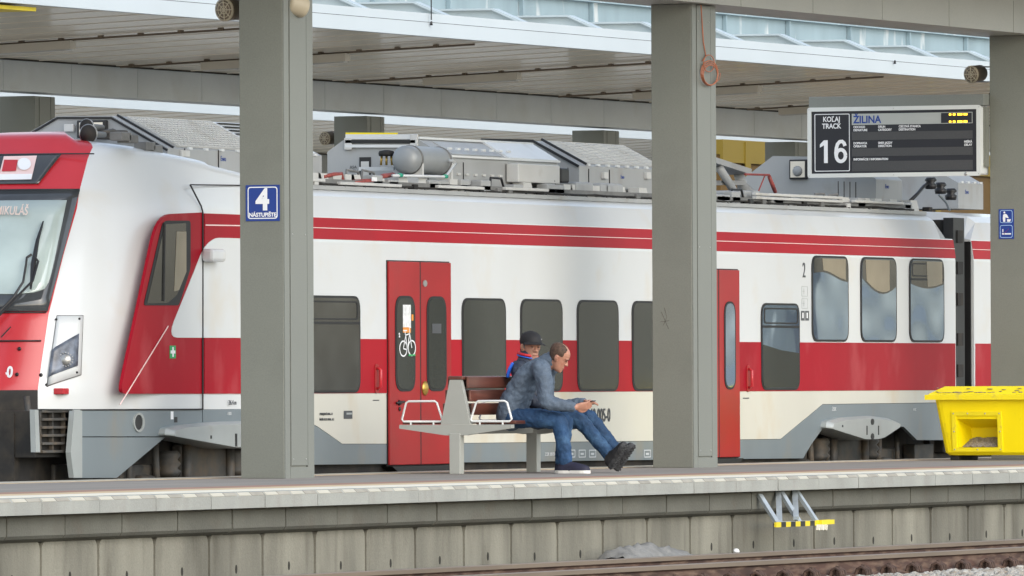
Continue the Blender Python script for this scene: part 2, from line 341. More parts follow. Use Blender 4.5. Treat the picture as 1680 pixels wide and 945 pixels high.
wall = thing('platform_wall', (73, YN, -.9), 'precast concrete platform edge wall with pale edge slabs above the near track', 'wall')
slab0 = None; rnd = random.Random(3)
xj = S(69, 824, YN).x; xl = S(103, 860, YN + .12).x; xw = S(67, 900, YN + .19).x
def conc_panel(x, kind):
    mb = MB(); mb.smooth = False; j = rnd.uniform(-.004, .004)
    if kind == 0:
        y = YN + j
        mb.prism([(y, -.118), (y, -.022), (y + .025, .003), (YN + .418, .003), (YN + .418, -.118)], x + .004, x + .994, 'x')
        for k, (a, c_) in enumerate(((.02, .24), (.26, .48), (.52, .74), (.76, .985))):
            mb.cur = 1 + k % 2; o_ = .0015
            mb.prism([(y - o_, -.0205), (y - o_, -.018), (y + .0235 - o_, .0055), (y + .06, .0055), (y + .06, .0035), (y + .025, .0031), (y + .001, -.0215)], x + a, x + c_, 'x')
        return mb.build('edge_slab', [m_conc, m_mark, m_markg], wall)
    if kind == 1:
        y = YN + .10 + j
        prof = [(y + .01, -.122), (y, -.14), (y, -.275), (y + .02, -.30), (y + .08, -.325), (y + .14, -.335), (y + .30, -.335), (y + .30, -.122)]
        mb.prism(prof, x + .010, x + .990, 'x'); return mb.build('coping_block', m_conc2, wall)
    y = YN + .19 + j
    pts = rpoly([(x + .02, -.9), (x + .98, -.9), (x + .98, -.318), (x + .02, -.318)], [0, 0, .08, .08])
    mb.prism(pts, y, y + .2, 'y')
    mb.cur = 1
    zc = -.60 + rnd.uniform(-.01, .01); xc = x + .5
    mb.prism([(xc + .018 * math.cos(a * math.pi / 6), zc + .035 * math.sin(a * math.pi / 6)) for a in range(12)], y - .003, y, 'y')
    return mb.build('wall_panel', [m_conc3, m_dark], wall)
for i in range(-12, 30): conc_panel(xj + i, 0); conc_panel(xl + i, 1); conc_panel(xw + i, 2)
g = MB(); g.box(xj - 12, xj + 30, YN + .385, YN + .44, -.9, -.02); g.build('wall_core', m_dark, wall)
g = MB(); g.box(xj - 12, xj + 30, YN + .12, YN + .405, -.121, -.119); g.build('mortar_joint', m_dark, wall)

# ------------------------------------------------------------ tracks
def rail_mb(y, ztop, xa, xb):
    mb = MB(); hw = .036
    pr = [(-.075, 0), (.075, 0), (.075, .012), (.015, .03), (.010, .12), (.036, .135), (.036, .166), (.028, .172), (-.028, .172), (-.036, .166), (-.036, .135), (-.010, .12), (-.015, .03), (-.075, .012)]
    pts = [(y + a, ztop - .172 + b) for a, b in pr]; n = len(pts)
    vs = [(xa, p[0], p[1]) for p in pts] + [(xb, p[0], p[1]) for p in pts]
    mb.add(vs, []);
    for i in range(n):
        j = (i + 1) % n; mb.cur = 1 if i in (5, 6, 7, 8, 9) else 0
        mb.f.append([i, i + n, j + n, j]); mb.mi.append(mb.cur); mb.sm.append(False)
    return mb
trk = thing('railway_track', (74, 29.08, -.9), 'rusty near track running below the platform edge wall', 'track')
for y in (29.80, 28.365):
    rail_mb(y, -.607, 30, 200).build('rail', [m_railside, m_railtop], trk)
xb = S(1600, 920, 28.365).x
for k in range(-26, 16):
    x = xb + k * .6; s = MB(); s.bbox(x - .12, x + .12, 27.8, 30.4, -.88, -.782, .01); s.build('sleeper', m_sleeper, trk)
for k in range(-14, 16):
    x = xb + k * .6
    c = MB()
    for dx in (-.05, .0, .05):
        pts = [(x + dx, 28.365 - .06, -.765), (x + dx, 28.365 - .075, -.72), (x + dx, 28.365 - .11, -.70), (x + dx, 28.365 - .15, -.725), (x + dx, 28.365 - .16, -.765)]
        c.tube(pts, .015, 6)
    c.tube([(x, 28.365 - .11, -.78), (x, 28.365 - .11, -.68)], .018, 6)
    c.build('rail_clip', m_clip, trk)
trk2 = thing('railway_track', (85, YC, -.9), 'track carrying the red and white train behind the platform', 'track')
for y in (YC - .7175, YC + .7175): rail_mb(y, -.55, 30, 200).build('rail', [m_railside, m_railtop], trk2)
# loose stones on the camera side of the near track
st = MB(); rs = random.Random(11)
ico = bmesh.new(); bmesh.ops.create_icosphere(ico, subdivisions=1, radius=1); iv = [v.co.copy() for v in ico.verts]; iff = [[v.index for v in f.verts] for f in ico.faces]; ico.free()
for k in range(8500):
    x = rs.uniform(68, 88); y = rs.uniform(25.9, 28.14); r = rs.uniform(.018, .038)
    q = Matrix.Rotation(rs.uniform(0, 6.28), 3, 'Z') @ Matrix.Rotation(rs.uniform(0, 3), 3, 'X')
    z = -.80 + rs.uniform(0, .035) - max(0, (y - 27.9)) * .08
    st.add([Vector((x, y, z)) + q @ Vector((v.x * r * 1.3, v.y * r * rs.uniform(.8, 1.1), v.z * r * .8)) for v in iv], iff)
tag(st.build('ballast_stones', m_stone), 'pale crushed stone ballast beside the near rail', 'ballast', kind='stuff')

# ------------------------------------------------------------ columns and the near canopy
CZ = 4.62
def column(x, label, cut=None):
    t = thing('platform_column', (x + .32, 35.42, 0), label, 'column', 'grey steel columns on the near platform')
    y0, y1 = 35.2, 35.64; x1 = x + .64
    b = MB(); b.bbox(x, x1, y0 + .012, y1, 0, CZ, .006); b.build('shaft', m_colm, t)
    b = MB(); b.box(x + .004, x + .108, y0, y0 + .0115, 0, CZ - .003); b.box(x + .50, x1 - .004, y0, y0 + .0115, 0, CZ - .003); b.box(x + .115, x + .50, y0, y0 + .0115, 0, .10); b.build('side_flange', m_colside, t)
    b = MB(); b.box(x + .13, x + .488, y0 - .002, y0 + .0112, .115, CZ - .01); c = b.build('channel_cover', m_colside, t); b = MB(); b.box(x + .109, x + .1285, y0 + .009, y0 + .0119, .1, CZ - .01); b.box(x + .4885, x + .4995, y0 + .009, y0 + .0119, .1, CZ - .01); b.build('cover_gap', m_dark, t)
    b = MB(); 
    for xx in (x + .17, x + .45):
        for zz in (.17, 2.2, 4.45): b.lathe((xx, y0 - .002, zz), (0, -1, 0), [(0, .008), (.004, .008)], 8)
    b.build('screw', m_steel, c)
    b = MB(); b.box(x - .0, x1, y0 - .0, y1, -.001, .0); 
    return t
CX1, CX2, CX3 = 77.7, 87.55, 97.35
column(CX1, 'grey steel column with the blue platform number sign')
column(CX2, 'grey steel column with an orange cable coil hanging on it')
column(CX3, 'grey steel column standing behind the yellow grit bin')
column(CX1 - 9.9, 'grey steel column out of view left')['label'] = 'grey steel column nearer than the numbered one'

def cladding(mb, x0, x1, y0, y1, z0, z1, step, gap=.012, off=0.):
    x = x0 + off
    mb.box(x0, x1, y0 + .01, y1 - .01, z0 + .01, z1 - .01)
    xs = [x0]
    while x < x1:
        if x > x0: xs.append(x)
        x += step
    xs.append(x1)
    for a, b in zip(xs, xs[1:]): mb.box(a + gap / 2, b - gap / 2, y0, y1, z0, z1)
cn = thing('platform_canopy', (80, 35.4, CZ), 'grey clad canopy beam and unseen roof strips over the near platform', 'canopy')
XN = 130
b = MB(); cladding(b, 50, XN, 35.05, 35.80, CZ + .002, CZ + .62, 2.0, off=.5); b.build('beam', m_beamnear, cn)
b = MB(); b.box(50, XN, 33.6, 35.04, 5.26, 5.38); b.box(50, XN, 35.81, 36.32, 5.02, 5.2); b.build('roof', m_rooflight, cn)  # unseen roof strips kept narrow so sky light reaches the train
b = MB(); b.box(50, XN, 36.325, 36.40, 4.74, 5.16); b.build('fascia', m_rooflight, cn)
b = MB()
for i in range(60):
    x = 88 + i * .45; b.box(x, x + rnd.uniform(.05, .3), 36.15, 36.31, 4.74 - rnd.uniform(0, .05), 5.0)
b.build('cable_tray', [m_rooflight], cn)

# ------------------------------------------------------------ loudspeakers, signs, cable
def speaker(px, py, X, rpx, d, label, arm_to, faced=True, s=180, mat=None):
    c = F(px, py, X); r = rpx / s; a = Vector(d).normalized()
    t = thing('loudspeaker', c - Vector((0, 0, r)), label, 'loudspeaker', 'round station loudspeakers')
    b = MB(); b.lathe(c, -a, [(0, r * .97), (.01, r), (.03, r * .97), (.17, r * .95), (.2, r * .8), (.205, .01)], 24); b.build('body', mat or m_spkd, t)
    if faced:
        b = MB(); b.lathe(c, a, [(0, r * .99), (.012, r), (.016, r * .9), (.012, r * .86)], 24)
        u = a.cross(Vector((0, 0, 1))).normalized(); w = u.cross(a)
        for k in range(4):
            q = u * math.cos(k * math.pi / 4) + w * math.sin(k * math.pi / 4); b.tube([c + a * .018 - q * r * .9, c + a * .018 + q * r * .9], .005, 5)
        for rr_ in (.35, .65):
            pts = [c + a * .018 + (u * math.cos(k * math.pi / 8) + w * math.sin(k * math.pi / 8)) * r * rr_ for k in range(17)]; b.tube(pts, .004, 5)
        b.build('grille', m_spk, t)
        b = MB(); b.lathe(c + a * .0165, a, [(0, r * .84), (.001, r * .84)], 20); b.build('cone', m_spkd, t)
    b = MB()
    for dz in (r * .8, -r * .9):
        e = Vector(arm_to) + Vector((0, 0, c.z + dz - arm_to[2])); b.tube([c - a * .1 + Vector((0, 0, dz)), e], .008, 6)
    b.build('bracket', m_steel, t)
    return t
speaker(369, 16, CX1 + .15, 19, (-1, .25, -.1), 'round loudspeaker with grille on the left of the numbered column', (CX1 + .2, 35.63, 4.2))
speaker(497, 12, CX1 + .35, 18, (1, -.5, -.25), 'cream loudspeaker turned away on the right of the numbered column', (CX1 + .5, 35.21, 4.2), faced=False, mat=m_spk)
speaker(1594, 122, CX3 + .15, 14.5, (-1, .25, -.1), 'round loudspeaker above the departure display', (CX3 + .2, 35.63, 4.2), s=150)

t = thing('platform_sign', F(431, 363, CX1 - .006), 'blue square platform number 4 sign on the left column', 'sign')
p0 = F(403, 363, CX1); p1 = F(459, 304, CX1); ya, yb_, za, zb = p1.y, p0.y, p0.z, p1.z; zb = za + .325; yb_ = ya + .335
b = MB(); b.box(CX1 - .006, CX1 - .0005, ya, yb_, za, zb); b.build('panel', m_blue, t)
b = MB(); ring(b, rpoly([(ya + .02, za + .02), (yb_ - .02, za + .02), (yb_ - .02, zb - .016), (ya + .02, zb - .016)], .03), rpoly([(ya + .029, za + .029), (yb_ - .029, za + .029), (yb_ - .029, zb - .025), (ya + .029, zb - .025)], .024), CX1 - .0075, CX1 - .0062, 'x'); b.build('border', m_signw, t)
yc_ = (ya + yb_) / 2
text('4', (CX1 - .008, yc_, za + .105), (0, -1, 0), (0, 0, 1), .19, m_signw, 'numeral', t, xs=.95, off=.010, align='CENTER')
text('NÁSTUPIŠTE', (CX1 - .008, yc_, za + .04), (0, -1, 0), (0, 0, 1), .036, m_signw, 'lettering', t, xs=.98, off=.0015, align='CENTER')

t = thing('rules_sign', F(1651, 392, CX3 - .006), 'narrow blue sign with litter and smoking pictograms on the right column', 'sign')
p0 = F(1639, 392, CX3); p1 = F(1663.5, 343, CX3); ya, yb_, za, zb = p1.y, p0.y, p0.z, p1.z
b = MB(); b.box(CX3 - .006, CX3 - .0005, ya, yb_, za, zb); b.build('panel', m_blue, t)
hh = (zb - za) / 2
for k in (0, 1):
    z0 = za + .012 + k * hh; z1_ = z0 + hh - .024; b = MB()
    ring(b, rpoly([(ya + .015, z0), (yb_ - .015, z0), (yb_ - .015, z1_), (ya + .015, z1_)], .025), rpoly([(ya + .02, z0 + .005), (yb_ - .02, z0 + .005), (yb_ - .02, z1_ - .005), (ya + .02, z1_ - .005)], .02), CX3 - .0075, CX3 - .0062, 'x'); b.build('border', m_signframe, t)
ym = (ya + yb_) / 2; z0 = za + hh + .012; b = MB()
b.prism([(ym + .035, z0 + .012), (ym + .012, z0 + .012), (ym + .01, z0 + .06), (ym - .03, z0 + .05), (ym - .008, z0 + .092), (ym + .012, z0 + .10), (ym + .036, z0 + .09), (ym + .04, z0 + .05)], CX3 - .0075, CX3 - .0063, 'x')
b.prism([(ym + .022 + .011 * math.cos(a * .785), z0 + .114 + .011 * math.sin(a * .785)) for a in range(8)], CX3 - .0075, CX3 - .0063, 'x')
b.prism([(ym - .012, z0 + .012), (ym - .045, z0 + .012), (ym - .055, z0 + .04), (ym - .008, z0 + .04)], CX3 - .0075, CX3 - .0063, 'x'); b.build('litter_pictogram', m_signw, t)
b = MB(); z0 = za + .012; b.box(CX3 - .0075, CX3 - .0063, ym - .055, ym + .02, z0 + .035, z0 + .05); b.box(CX3 - .0075, CX3 - .0063, ym + .026, ym + .05, z0 + .035, z0 + .05)
b.box(CX3 - .0075, CX3 - .0063, ym + .035, ym + .045, z0 + .06, z0 + .095); b.build('smoking_pictogram', m_signw, t)
b = MB(); b.cbar((CX3 - .0078, ym + .03, z0 + .04), (CX3 - .0078, ym - .03, z0 + .10), .001, .004, (1, 0, 0)); b.build('slash', m_redtrim, t)

b = MB()
for pts_ in ([(1085, 512), (1092, 528), (1097, 540)], [(1090, 505), (1094, 520), (1088, 534)], [(1084, 528), (1098, 526)]):
    b.tube([F(px, py, CX2 - .001) for px, py in pts_], .0016, 5)
b.build('scribble', m_bogie, [o for o in COL.objects if o.get('category') == 'column'][1])
# orange cable with coil on the second column
YL = 35.185
def cp(px, py): return S(px, py, YL)
b = MB(); b.tube([S(1150, 8, 35.16), cp(1152, 40), cp(1154, 70), cp(1158, 92), cp(1152, 100)], .006, 6)
for k in range(3):
    cx_, cy_ = 1164 + k * .8, 120 + k * 1.5; rx, ry = 14.5 - k * 1.2, 21 - k * 2
    pts = []
    for a in range(25):
        an = a / 24 * 6.283; tt = .35
        u_ = math.cos(an) * rx; v_ = math.sin(an) * ry; pts.append(S(cx_ + u_ * math.cos(tt) - v_ * math.sin(tt) * .5, cy_ + u_ * math.sin(tt) + v_ * math.cos(tt), YL - .01 - .012 * k))
    b.tube(pts, .006, 6, cap=False)
pts = [S(1163 + 9 * math.cos(a / 16 * 6.283), 104 + 14 * math.sin(a / 16 * 6.283), YL - .02) for a in range(17)]; b.tube(pts, .005, 6, cap=False)
b.tube([cp(1172, 138), cp(1180, 130), cp(1182, 120)], .004, 6)
tag(b.build('cable_coil', m_cable), 'thin orange cable hanging in a coil from the middle column', 'cable')

# ------------------------------------------------------------ departure display
XD = CX3 - .2
t = thing('departure_display', F(1467, 292, XD), 'black departure display in a white frame reading track 16', 'display')
c00 = F(1326, 292, XD); c11 = F(1609, 172, XD); dy0, dy1, dz0, dz1 = c11.y, c00.y, c00.z, c11.z
b = MB(); b.bbox(XD, XD + .28, dy0 + .01, dy1 - .01, dz0 + .01, dz1 - .01, .02); b.build('housing', m_dispframe, t)
fr = .045
ou = rpoly([(dy0, dz0), (dy1, dz0), (dy1, dz1), (dy0, dz1)], .03); inn = rpoly([(dy0 + fr, dz0 + fr), (dy1 - fr, dz0 + fr), (dy1 - fr, dz1 - fr), (dy0 + fr, dz1 - fr)], .002)
b = MB(); ring(b, ou, inn, XD - .02, XD + .012, 'x'); b.build('frame', m_dispframe, t)
b = MB(); b.box(XD - .006, XD - .001, dy0 + fr, dy1 - fr, dz0 + fr, dz1 - fr); b.build('board', m_dispback, t)
Wd = dy1 - dy0 - 2 * fr; Hd = dz1 - dz0 - 2 * fr
def du(u, v): return (dy1 - fr - u * Wd, dz0 + fr + (1 - v) * Hd)     # u from the left, v from the top
def drect(mb, u0, u1, v0, v1, x=XD - .0085, th=.002):
    a = du(u0, v0); c = du(u1, v1); mb.box(x, x + th, c[0], a[0], c[1], a[1])
b = MB(); drect(b, .245, .975, .045, .225); b.build('title_strip', m_displight, t)
b = MB()
for v0, v1 in ((.34, .47), (.60, .73), (.81, .97)): drect(b, .245, .975, v0, v1)
b.build('screen', m_dispgrey, t)
b = MB(); a0, a1 = du(.018, .04), du(.232, .965)
ring(b, rpoly([(a1[0], a1[1]), (a0[0], a1[1]), (a0[0], a0[1]), (a1[0], a0[1])], .015), rpoly([(a1[0] + .008, a1[1] + .008), (a0[0] - .008, a1[1] + .008), (a0[0] - .008, a0[1] - .008), (a1[0] + .008, a0[1] - .008)], .012), XD - .0085, XD - .0065, 'x'); b.build('track_border', m_signw, t)
def dtext(s, u, v, h, mat, name, al='LEFT', xs=1., off=0.):
    q = du(u, v); return text(s, (XD - .010, q[0], q[1]), (0, -1, 0), (0, 0, 1), h, mat, name, t, xs=xs, off=off, align=al)
dtext('KOĽAJ', .122, .165, .056, m_signw, 'lettering', 'CENTER', .88, .0016); dtext('TRACK', .122, .275, .056, m_signw, 'lettering', 'CENTER', .88, .0016)
def stroke(mb, X, c, pts, w):      # flat pen stroke on a plane facing -X, pts to the reader's right and up
    P_ = [Vector((X, c[0] - a, c[1] + b_)) for a, b_ in pts]
    L_, R_ = [], []
    for k in range(len(P_)):
        t_ = (P_[min(k + 1, len(P_) - 1)] - P_[max(k - 1, 0)]).normalized(); n_ = t_.cross(Vector((1, 0, 0))); L_.append(P_[k] + n_ * w / 2); R_.append(P_[k] - n_ * w / 2)
    n_ = len(P_); o_ = [v - Vector((.002, 0, 0)) for v in L_ + R_]
    mb.add(L_ + R_ + o_, [(k, k + 1, n_ + k + 1, n_ + k) for k in range(n_ - 1)] + [(2 * n_ + k, 3 * n_ + k, 3 * n_ + k + 1, 2 * n_ + k + 1) for k in range(n_ - 1)] + [(k, 2 * n_ + k, 2 * n_ + k + 1, k + 1) for k in range(n_ - 1)] + [(n_ + k, n_ + k + 1, 3 * n_ + k + 1, 3 * n_ + k) for k in range(n_ - 1)])
q0 = du(.178, .83); b = MB()
stroke(b, XD - .009, q0, [(.054 * math.cos(a * math.pi / 12), .080 + .064 * math.sin(a * math.pi / 12)) for a in range(25)], .040)
b.build('numeral', m_signw, t); b = MB()
stroke(b, XD - .0115, q0, [(.050, .185), (.040, .215), (.018, .235), (-.012, .232), (-.038, .205), (-.051, .16), (-.057, .11), (-.054, .075)], .040); b.build('numeral', m_signw, t)
b = MB(); q0 = du(.087, .83); b.box(XD - .011, XD - .009, q0[0] - .022, q0[0] + .022, q0[1], q0[1] + .25)
b.prism([(q0[0] + .0225, q0[1] + .25), (q0[0] + .0225, q0[1] + .195), (q0[0] + .07, q0[1] + .17), (q0[0] + .07, q0[1] + .205)], XD - .011, XD - .009, 'x'); b.build('numeral', m_signw, t)
dtext('ŽILINA', .255, .195, .082, m_dispblue, 'lettering', 'LEFT', .92, .0028)
sm_ = [('ODCHOD', .255, .275), ('DEPARTURE', .255, .325), ('DRUH', .405, .275), ('CATEGORY', .405, .325), ('CIEĽOVÁ STANICA', .53, .275), ('DESTINATION', .53, .325),
       ('DOPRAVCA', .255, .535), ('OPERATOR', .255, .585), ('SMER JAZDY', .405, .535), ('DIRECTION', .405, .585), ('INFORMÁCIE / INFORMATION', .255, .795)]
for s_, u, v in sm_: dtext(s_, u, v, .024, m_signw, 'lettering', 'LEFT', .9, .001)
for s_, v in (('MEŠKÁ', .535), ('DELAY', .585)): dtext(s_, .972, v, .024, m_signw, 'lettering', 'RIGHT', .9, .001)
b = MB(); drect(b, .783, .975, .045, .225, XD - .0105); drect(b, .79, .968, .06, .21, XD - .0125); b.build('clock_panel', m_dispback, t)
b = MB(); dg_ = []
for v in (.065, .18):
    for u0, u1 in ((.835, .848), (.858, .873), (.885, .915), (.922, .945)): drect(b, u0, u1, v, v + .032, XD - .0145)
b.build('clock_digits', m_amber, t)
b = MB()
q0 = du(.783, .045); q1 = du(.975, .225)
ring(b, [(q1[0], q1[1]), (q0[0], q1[1]), (q0[0], q0[1]), (q1[0], q0[1])], [(q1[0] + .006, q1[1] + .006), (q0[0] - .006, q1[1] + .006), (q0[0] - .006, q0[1] - .006), (q1[0] + .006, q0[1] - .006)], XD - .0128, XD - .0108, 'x'); b.build('clock_border', m_displight, t)
b = MB()
for uy in (dy0 + .02, dy1 - .02, (dy0 + dy1) / 2):
    for uz in (dz0 + .022, dz1 - .022): b.lathe((XD - .02, uy, uz), (-1, 0, 0), [(0, .006), (.003, .005)], 8)
b.lathe((XD - .02, dy0 + .17, dz0 + .022), (-1, 0, 0), [(0, .02), (.004, .018)], 12); b.build('screw', m_steel, t)
b = MB(); p = F(1325, 172, XD); zt = F(1325, 159, XD).z; b.bbox(XD + .03, XD + .26, 35.645, p.y, dz1 - .004, zt, .006); b.build('support_arm', m_colside, t)
b = MB(); b.box(XD + .10, XD + .2, 35.645, 35.80, dz0 + .1, dz1 - .02); b.build('side_bracket', m_colm, t)

# ------------------------------------------------------------ far canopies
def far_canopy(ya, yb, za, zb, xa, xb_, label, ribs=True, soff=m_soffit):
    t = thing('platform_canopy', ((xa + xb_) / 2, yb, 4.6), label, 'canopy')
    b = MB(); b.add([(xa, ya + .1, za), (xb_, ya + .1, za), (xb_, yb, zb), (xa, yb, zb), (xa, ya + .1, za + .15), (xb_, ya + .1, za + .15), (xb_, yb, zb + .15), (xa, yb, zb + .15)],
                    [(0, 1, 2, 3), (4, 7, 6, 5), (0, 4, 5, 1), (1, 5, 6, 2), (2, 6, 7, 3), (3, 7, 4, 0)])
    x = xa + .1
    while x < xb_:
        b.add([(x, ya + .1, za - .001), (x + .05, ya + .1, za - .001), (x + .05, yb, zb - .001), (x, yb, zb - .001), (x + .01, ya + .1, za - .008), (x + .04, ya + .1, za - .008), (x + .04, yb, zb - .008), (x + .01, yb, zb - .008)],
              [(0, 1, 2, 3), (4, 7, 6, 5), (0, 4, 5, 1), (1, 5, 6, 2), (2, 6, 7, 3), (3, 7, 4, 0)])
        x += 1.15
    b.build('soffit', soff, t)
    b = MB(); b.box(xa, xb_, ya, ya + .098, za - .02, za + .155); b.box(xa, xb_, ya + .015, ya + .098, za + .163, za + .27)
    b.build('fascia', m_fascia, t)
    b = MB(); b.box(xa, xb_, ya + .02, ya + .09, za + .154, za + .164); b.build('gutter_line', m_dark, t)
    b = MB(); cladding(b, xa, xb_, yb + .02, yb + .42, zb - .41, zb - .02, 2.0, off=.4); b.build('beam', m_beam, t)
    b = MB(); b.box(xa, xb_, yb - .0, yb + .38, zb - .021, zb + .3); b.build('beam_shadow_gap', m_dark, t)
    b = MB(); b.box(xa, xb_, yb + .64, yb + 1.2, zb + .06, zb + .2); b.build('rear_soffit', soff, t)
    return t
fc = far_canopy(47.5, 53.0, 5.24, 5.02, 84, 172, 'pale edged canopy with beige soffit behind the train')
xe0 = S(937, 30, 48.3).x
for k in range(-8, 16):
    x = xe0 + k * 2.55; b = MB(); zt = 5.70
    b.prism([(51.4, 5.3), (51.4, zt + .02), (48.32, zt), (47.85, 5.49), (47.85, 5.3)], x, x + .02, 'x')
    b.prism([(51.4, zt + .021), (51.4, zt + .045), (48.30, zt + .025), (47.80, 5.51), (47.85, 5.495), (48.32, zt + .003)], x - .09, x + .11, 'x')
    b.build('roof_rib', m_rib, fc)
b = MB(); b.box(84, 172, 51.45, 51.6, 5.25, 6.25); b.box(84, 172, 51.35, 51.7, 6.251, 6.29); b.box(84, 172, 51.35, 51.44, 5.6, 5.63)
for k in range(40): b.box(90 + k * 2.55 + .9, 90 + k * 2.55 + .93, 51.38, 51.445, 5.64, 6.24)
b.build('roof_upstand', m_bluegrey, fc)
b = MB()
for px in (710, 1470): p = S(px, 30, 47.45); b.tube([(p.x, 47.47, p.z - .02), (p.x, 47.47, 7.5)], .008, 6); b.lathe((p.x, 47.47, 5.36), (0, 0, 1), [(0, .02), (.05, .012)], 8)
b.build('lightning_rod', m_black, fc)

third = far_canopy(64.0, 69.5, 5.24, 5.0, 108, 185, 'distant canopy with a white edge seen below the middle canopy')
b = MB()
for px, py in ((195, 161), (232, 162), (328, 168), (373, 170)): p = S(px, py, 64.6); b.box(p.x - .22, p.x + .22, 64.3, 64.9, 5.48, 5.56)
b.build('clamp', m_yb, third)
b = MB(); rr2 = random.Random(5)
for k in range(70):
    x = 108 + k * .62; b.box(x, x + rr2.uniform(.2, .6), 64.5 + rr2.uniform(0, 2), 66.8, 5.5, 5.55 + rr2.uniform(0, .12))
b.build('roof_clutter', m_rooflight, third)

def far_column(px, Y, label):
    c = S(px, 400, Y); w = .64; t = thing('canopy_column', (c.x + .3, Y + .3, -.1), label, 'column', 'dark columns of the canopy behind the train')
    b = MB(); b.bbox(c.x, c.x + .6, Y + .012, Y + .5, -.1, 4.565, .006); b.build('shaft', m_colm, t)
    b = MB(); b.box(c.x + .005, c.x + .12, Y, Y + .0115, -.1, 4.56); b.box(c.x + .48, c.x + .595, Y, Y + .0115, -.1, 4.56); b.box(c.x + .14, c.x + .46, Y - .002, Y + .0112, .05, 4.55); b.build('channel_cover', m_colside, t)
    return c.x
xa_ = far_column(58, 53.06, 'dark canopy column at the far left behind the cab')
xb2 = far_column(603, 53.06, 'dark canopy column rising behind the roof tank')
far_column(991, 53.06, 'dark canopy column left of the middle column')
far_column(1305, 53.06, 'canopy column half hidden by the departure display')
c = speaker(533, 227, xb2 + .1, 11, (-1, .25, -.1), 'small dark loudspeaker beyond the train roof', (xb2 + .2, 53.5, 4.0), s=115)
g = MB(); g.box(80, 172, 49.2, 57, -.9, -.1); tag(g.build('far_platform', m_pave), kind='structure')
xy = S(49, 12, 47.7).x; b = MB(); b.box(84, xy, 47.62, 48.5, 5.155, 5.20); b.build('yellow_panel', m_yb, fc)

def lamp(px0, py0, Xoff, label, a=.18, b_=.62):
    p = S(px0, py0, 53.0); x = p.x
    def sp(tt, d=.03): return Vector((x, 53.0 - 5.4 * tt, 5.02 + .22 * tt - d))
    t = thing('ceiling_lamp', sp((a + b_) / 2, .16), label, 'lamp', 'tube lamps under the canopy behind the train')
    m1 = MB(); m1.tube([sp(.02), sp(.95)], .014, 6)
    for k in range(9): q = sp(.05 + k * .1, .02); m1.box(q.x - .03, q.x + .03, q.y - .03, q.y + .03, q.z - .02, q.z + .03)
    m1.build('conduit', m_spkd, t)
    m2 = MB(); m2.cbar(sp(a, .09), sp(b_, .09), .16, .10); m2.build('housing', m_lamp, t)
    m2 = MB(); m2.cbar(sp(a + .005, .148), sp(b_ - .005, .148), .12, .015); m2.build('diffuser', m_rooflight, t)
lamp(-190, 82, 0, 'tube lamp under the far canopy at the left frame edge', .1, .48)
lamp(185, 103, 0, 'tube lamp under the far canopy left of the numbered column', .24, .62)
lamp(555, 125, 0, 'long tube lamp under the far canopy right of the numbered column', .24, .5)
lamp(905, 148, 0, 'tube lamp under the far canopy left of the middle column', .24, .6)
lamp(1215, 172, 0, 'tube lamp under the far canopy above the departure display', .12, .44)

# yellow hall far behind on the right
xa = S(1182, 250, 61.5).x; xe = 172
t = thing('yellow_building', ((xa + xe) / 2, 62.5, -.8), 'ochre yellow building behind the departure display', 'building')
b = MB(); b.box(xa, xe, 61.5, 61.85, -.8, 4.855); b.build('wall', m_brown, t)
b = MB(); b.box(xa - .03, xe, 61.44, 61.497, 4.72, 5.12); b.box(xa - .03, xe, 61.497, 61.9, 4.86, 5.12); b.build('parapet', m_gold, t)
b = MB()
for k in range(12): x = xa + 1 + k * 3.2; b.box(x, x + .25, 61.42, 61.439, -.8, 5.10)
b.build('pilaster', m_gold, t)

# ------------------------------------------------------------ the train
TR = thing('passenger_train', (85, YC, -.55), 'red and white electric passenger train standing behind the platform', 'train')
def side(name, poly, mat, y=YT - .004, th=.004, parent=TR, label=None, pz=True):   # polygon given in (pixel x, height m)
    b = MB(); b.prism([(XS(px, z), z) for px, z in poly], y, y + th, 'y'); return b.build(name, mat, parent, label)
def sidepx(name, poly, mat, y=YT - .004, th=.004, parent=TR, r=0, label=None):      # polygon measured on the photograph
    pts = [S(px, py, YT) for px, py in poly]; pts = [(p.x, p.z) for p in pts]
    if r: pts = rpoly(pts, r)
    b = MB(); b.prism(pts, y, y + th, 'y'); return b.build(name, mat, parent, label)
# car body
XB0 = XS(455); XB1 = XS(1568)
prof = [(YT, .757), (YT, 2.2), (YT + .035, 2.44), (YT + .12, 2.64), (YT + .22, 2.71), (YT + .5, 2.76), (YC, 2.80)]
prof = prof + [(2 * YC - y, z) for y, z in prof[-2::-1]]
def carbody(xa, xb_, cut0, cut1):
    b = MB(); b.smooth = False; st_ = []
    if cut0: st_ += [(xa, .30), (xa + .38, 0)]
    else: st_ += [(xa, 0)]
    if cut1: st_ += [(xb_ - .38, 0), (xb_, .30)]
    else: st_ += [(xb_, 0)]
    n = len(prof); vs = []
    for x, c in st_:
        for y, z in prof: vs.append((x, y if z < 2.3 else y, min(z, z if c == 0 else 2.44 + (z - 2.44) * .05)))
    fs = []
    for i in range(len(st_) - 1):
        for k in range(n - 1): fs.append((i * n + k, i * n + k + 1, (i + 1) * n + k + 1, (i + 1) * n + k))
        fs.append((i * n + n - 1, i * n, (i + 1) * n, (i + 1) * n + n - 1))
    fs.append(list(range(n))); fs.append(list(range((len(st_) - 1) * n, len(st_) * n))[::-1]); b.add(vs, fs); return b
carbody(XB0, XB1, False, True).build('car_body', m_white, TR)
b = MB(); b.box(XB0 + .3, XB1 - .6, YT + .3, 2 * YC - YT - .3, 2.775, 2.815); b.build('roof_deck', m_roofdark, TR)
XG = XS(1598); carbody(XG, XG + 22, True, True).build('rear_car_body', m_white, TR)
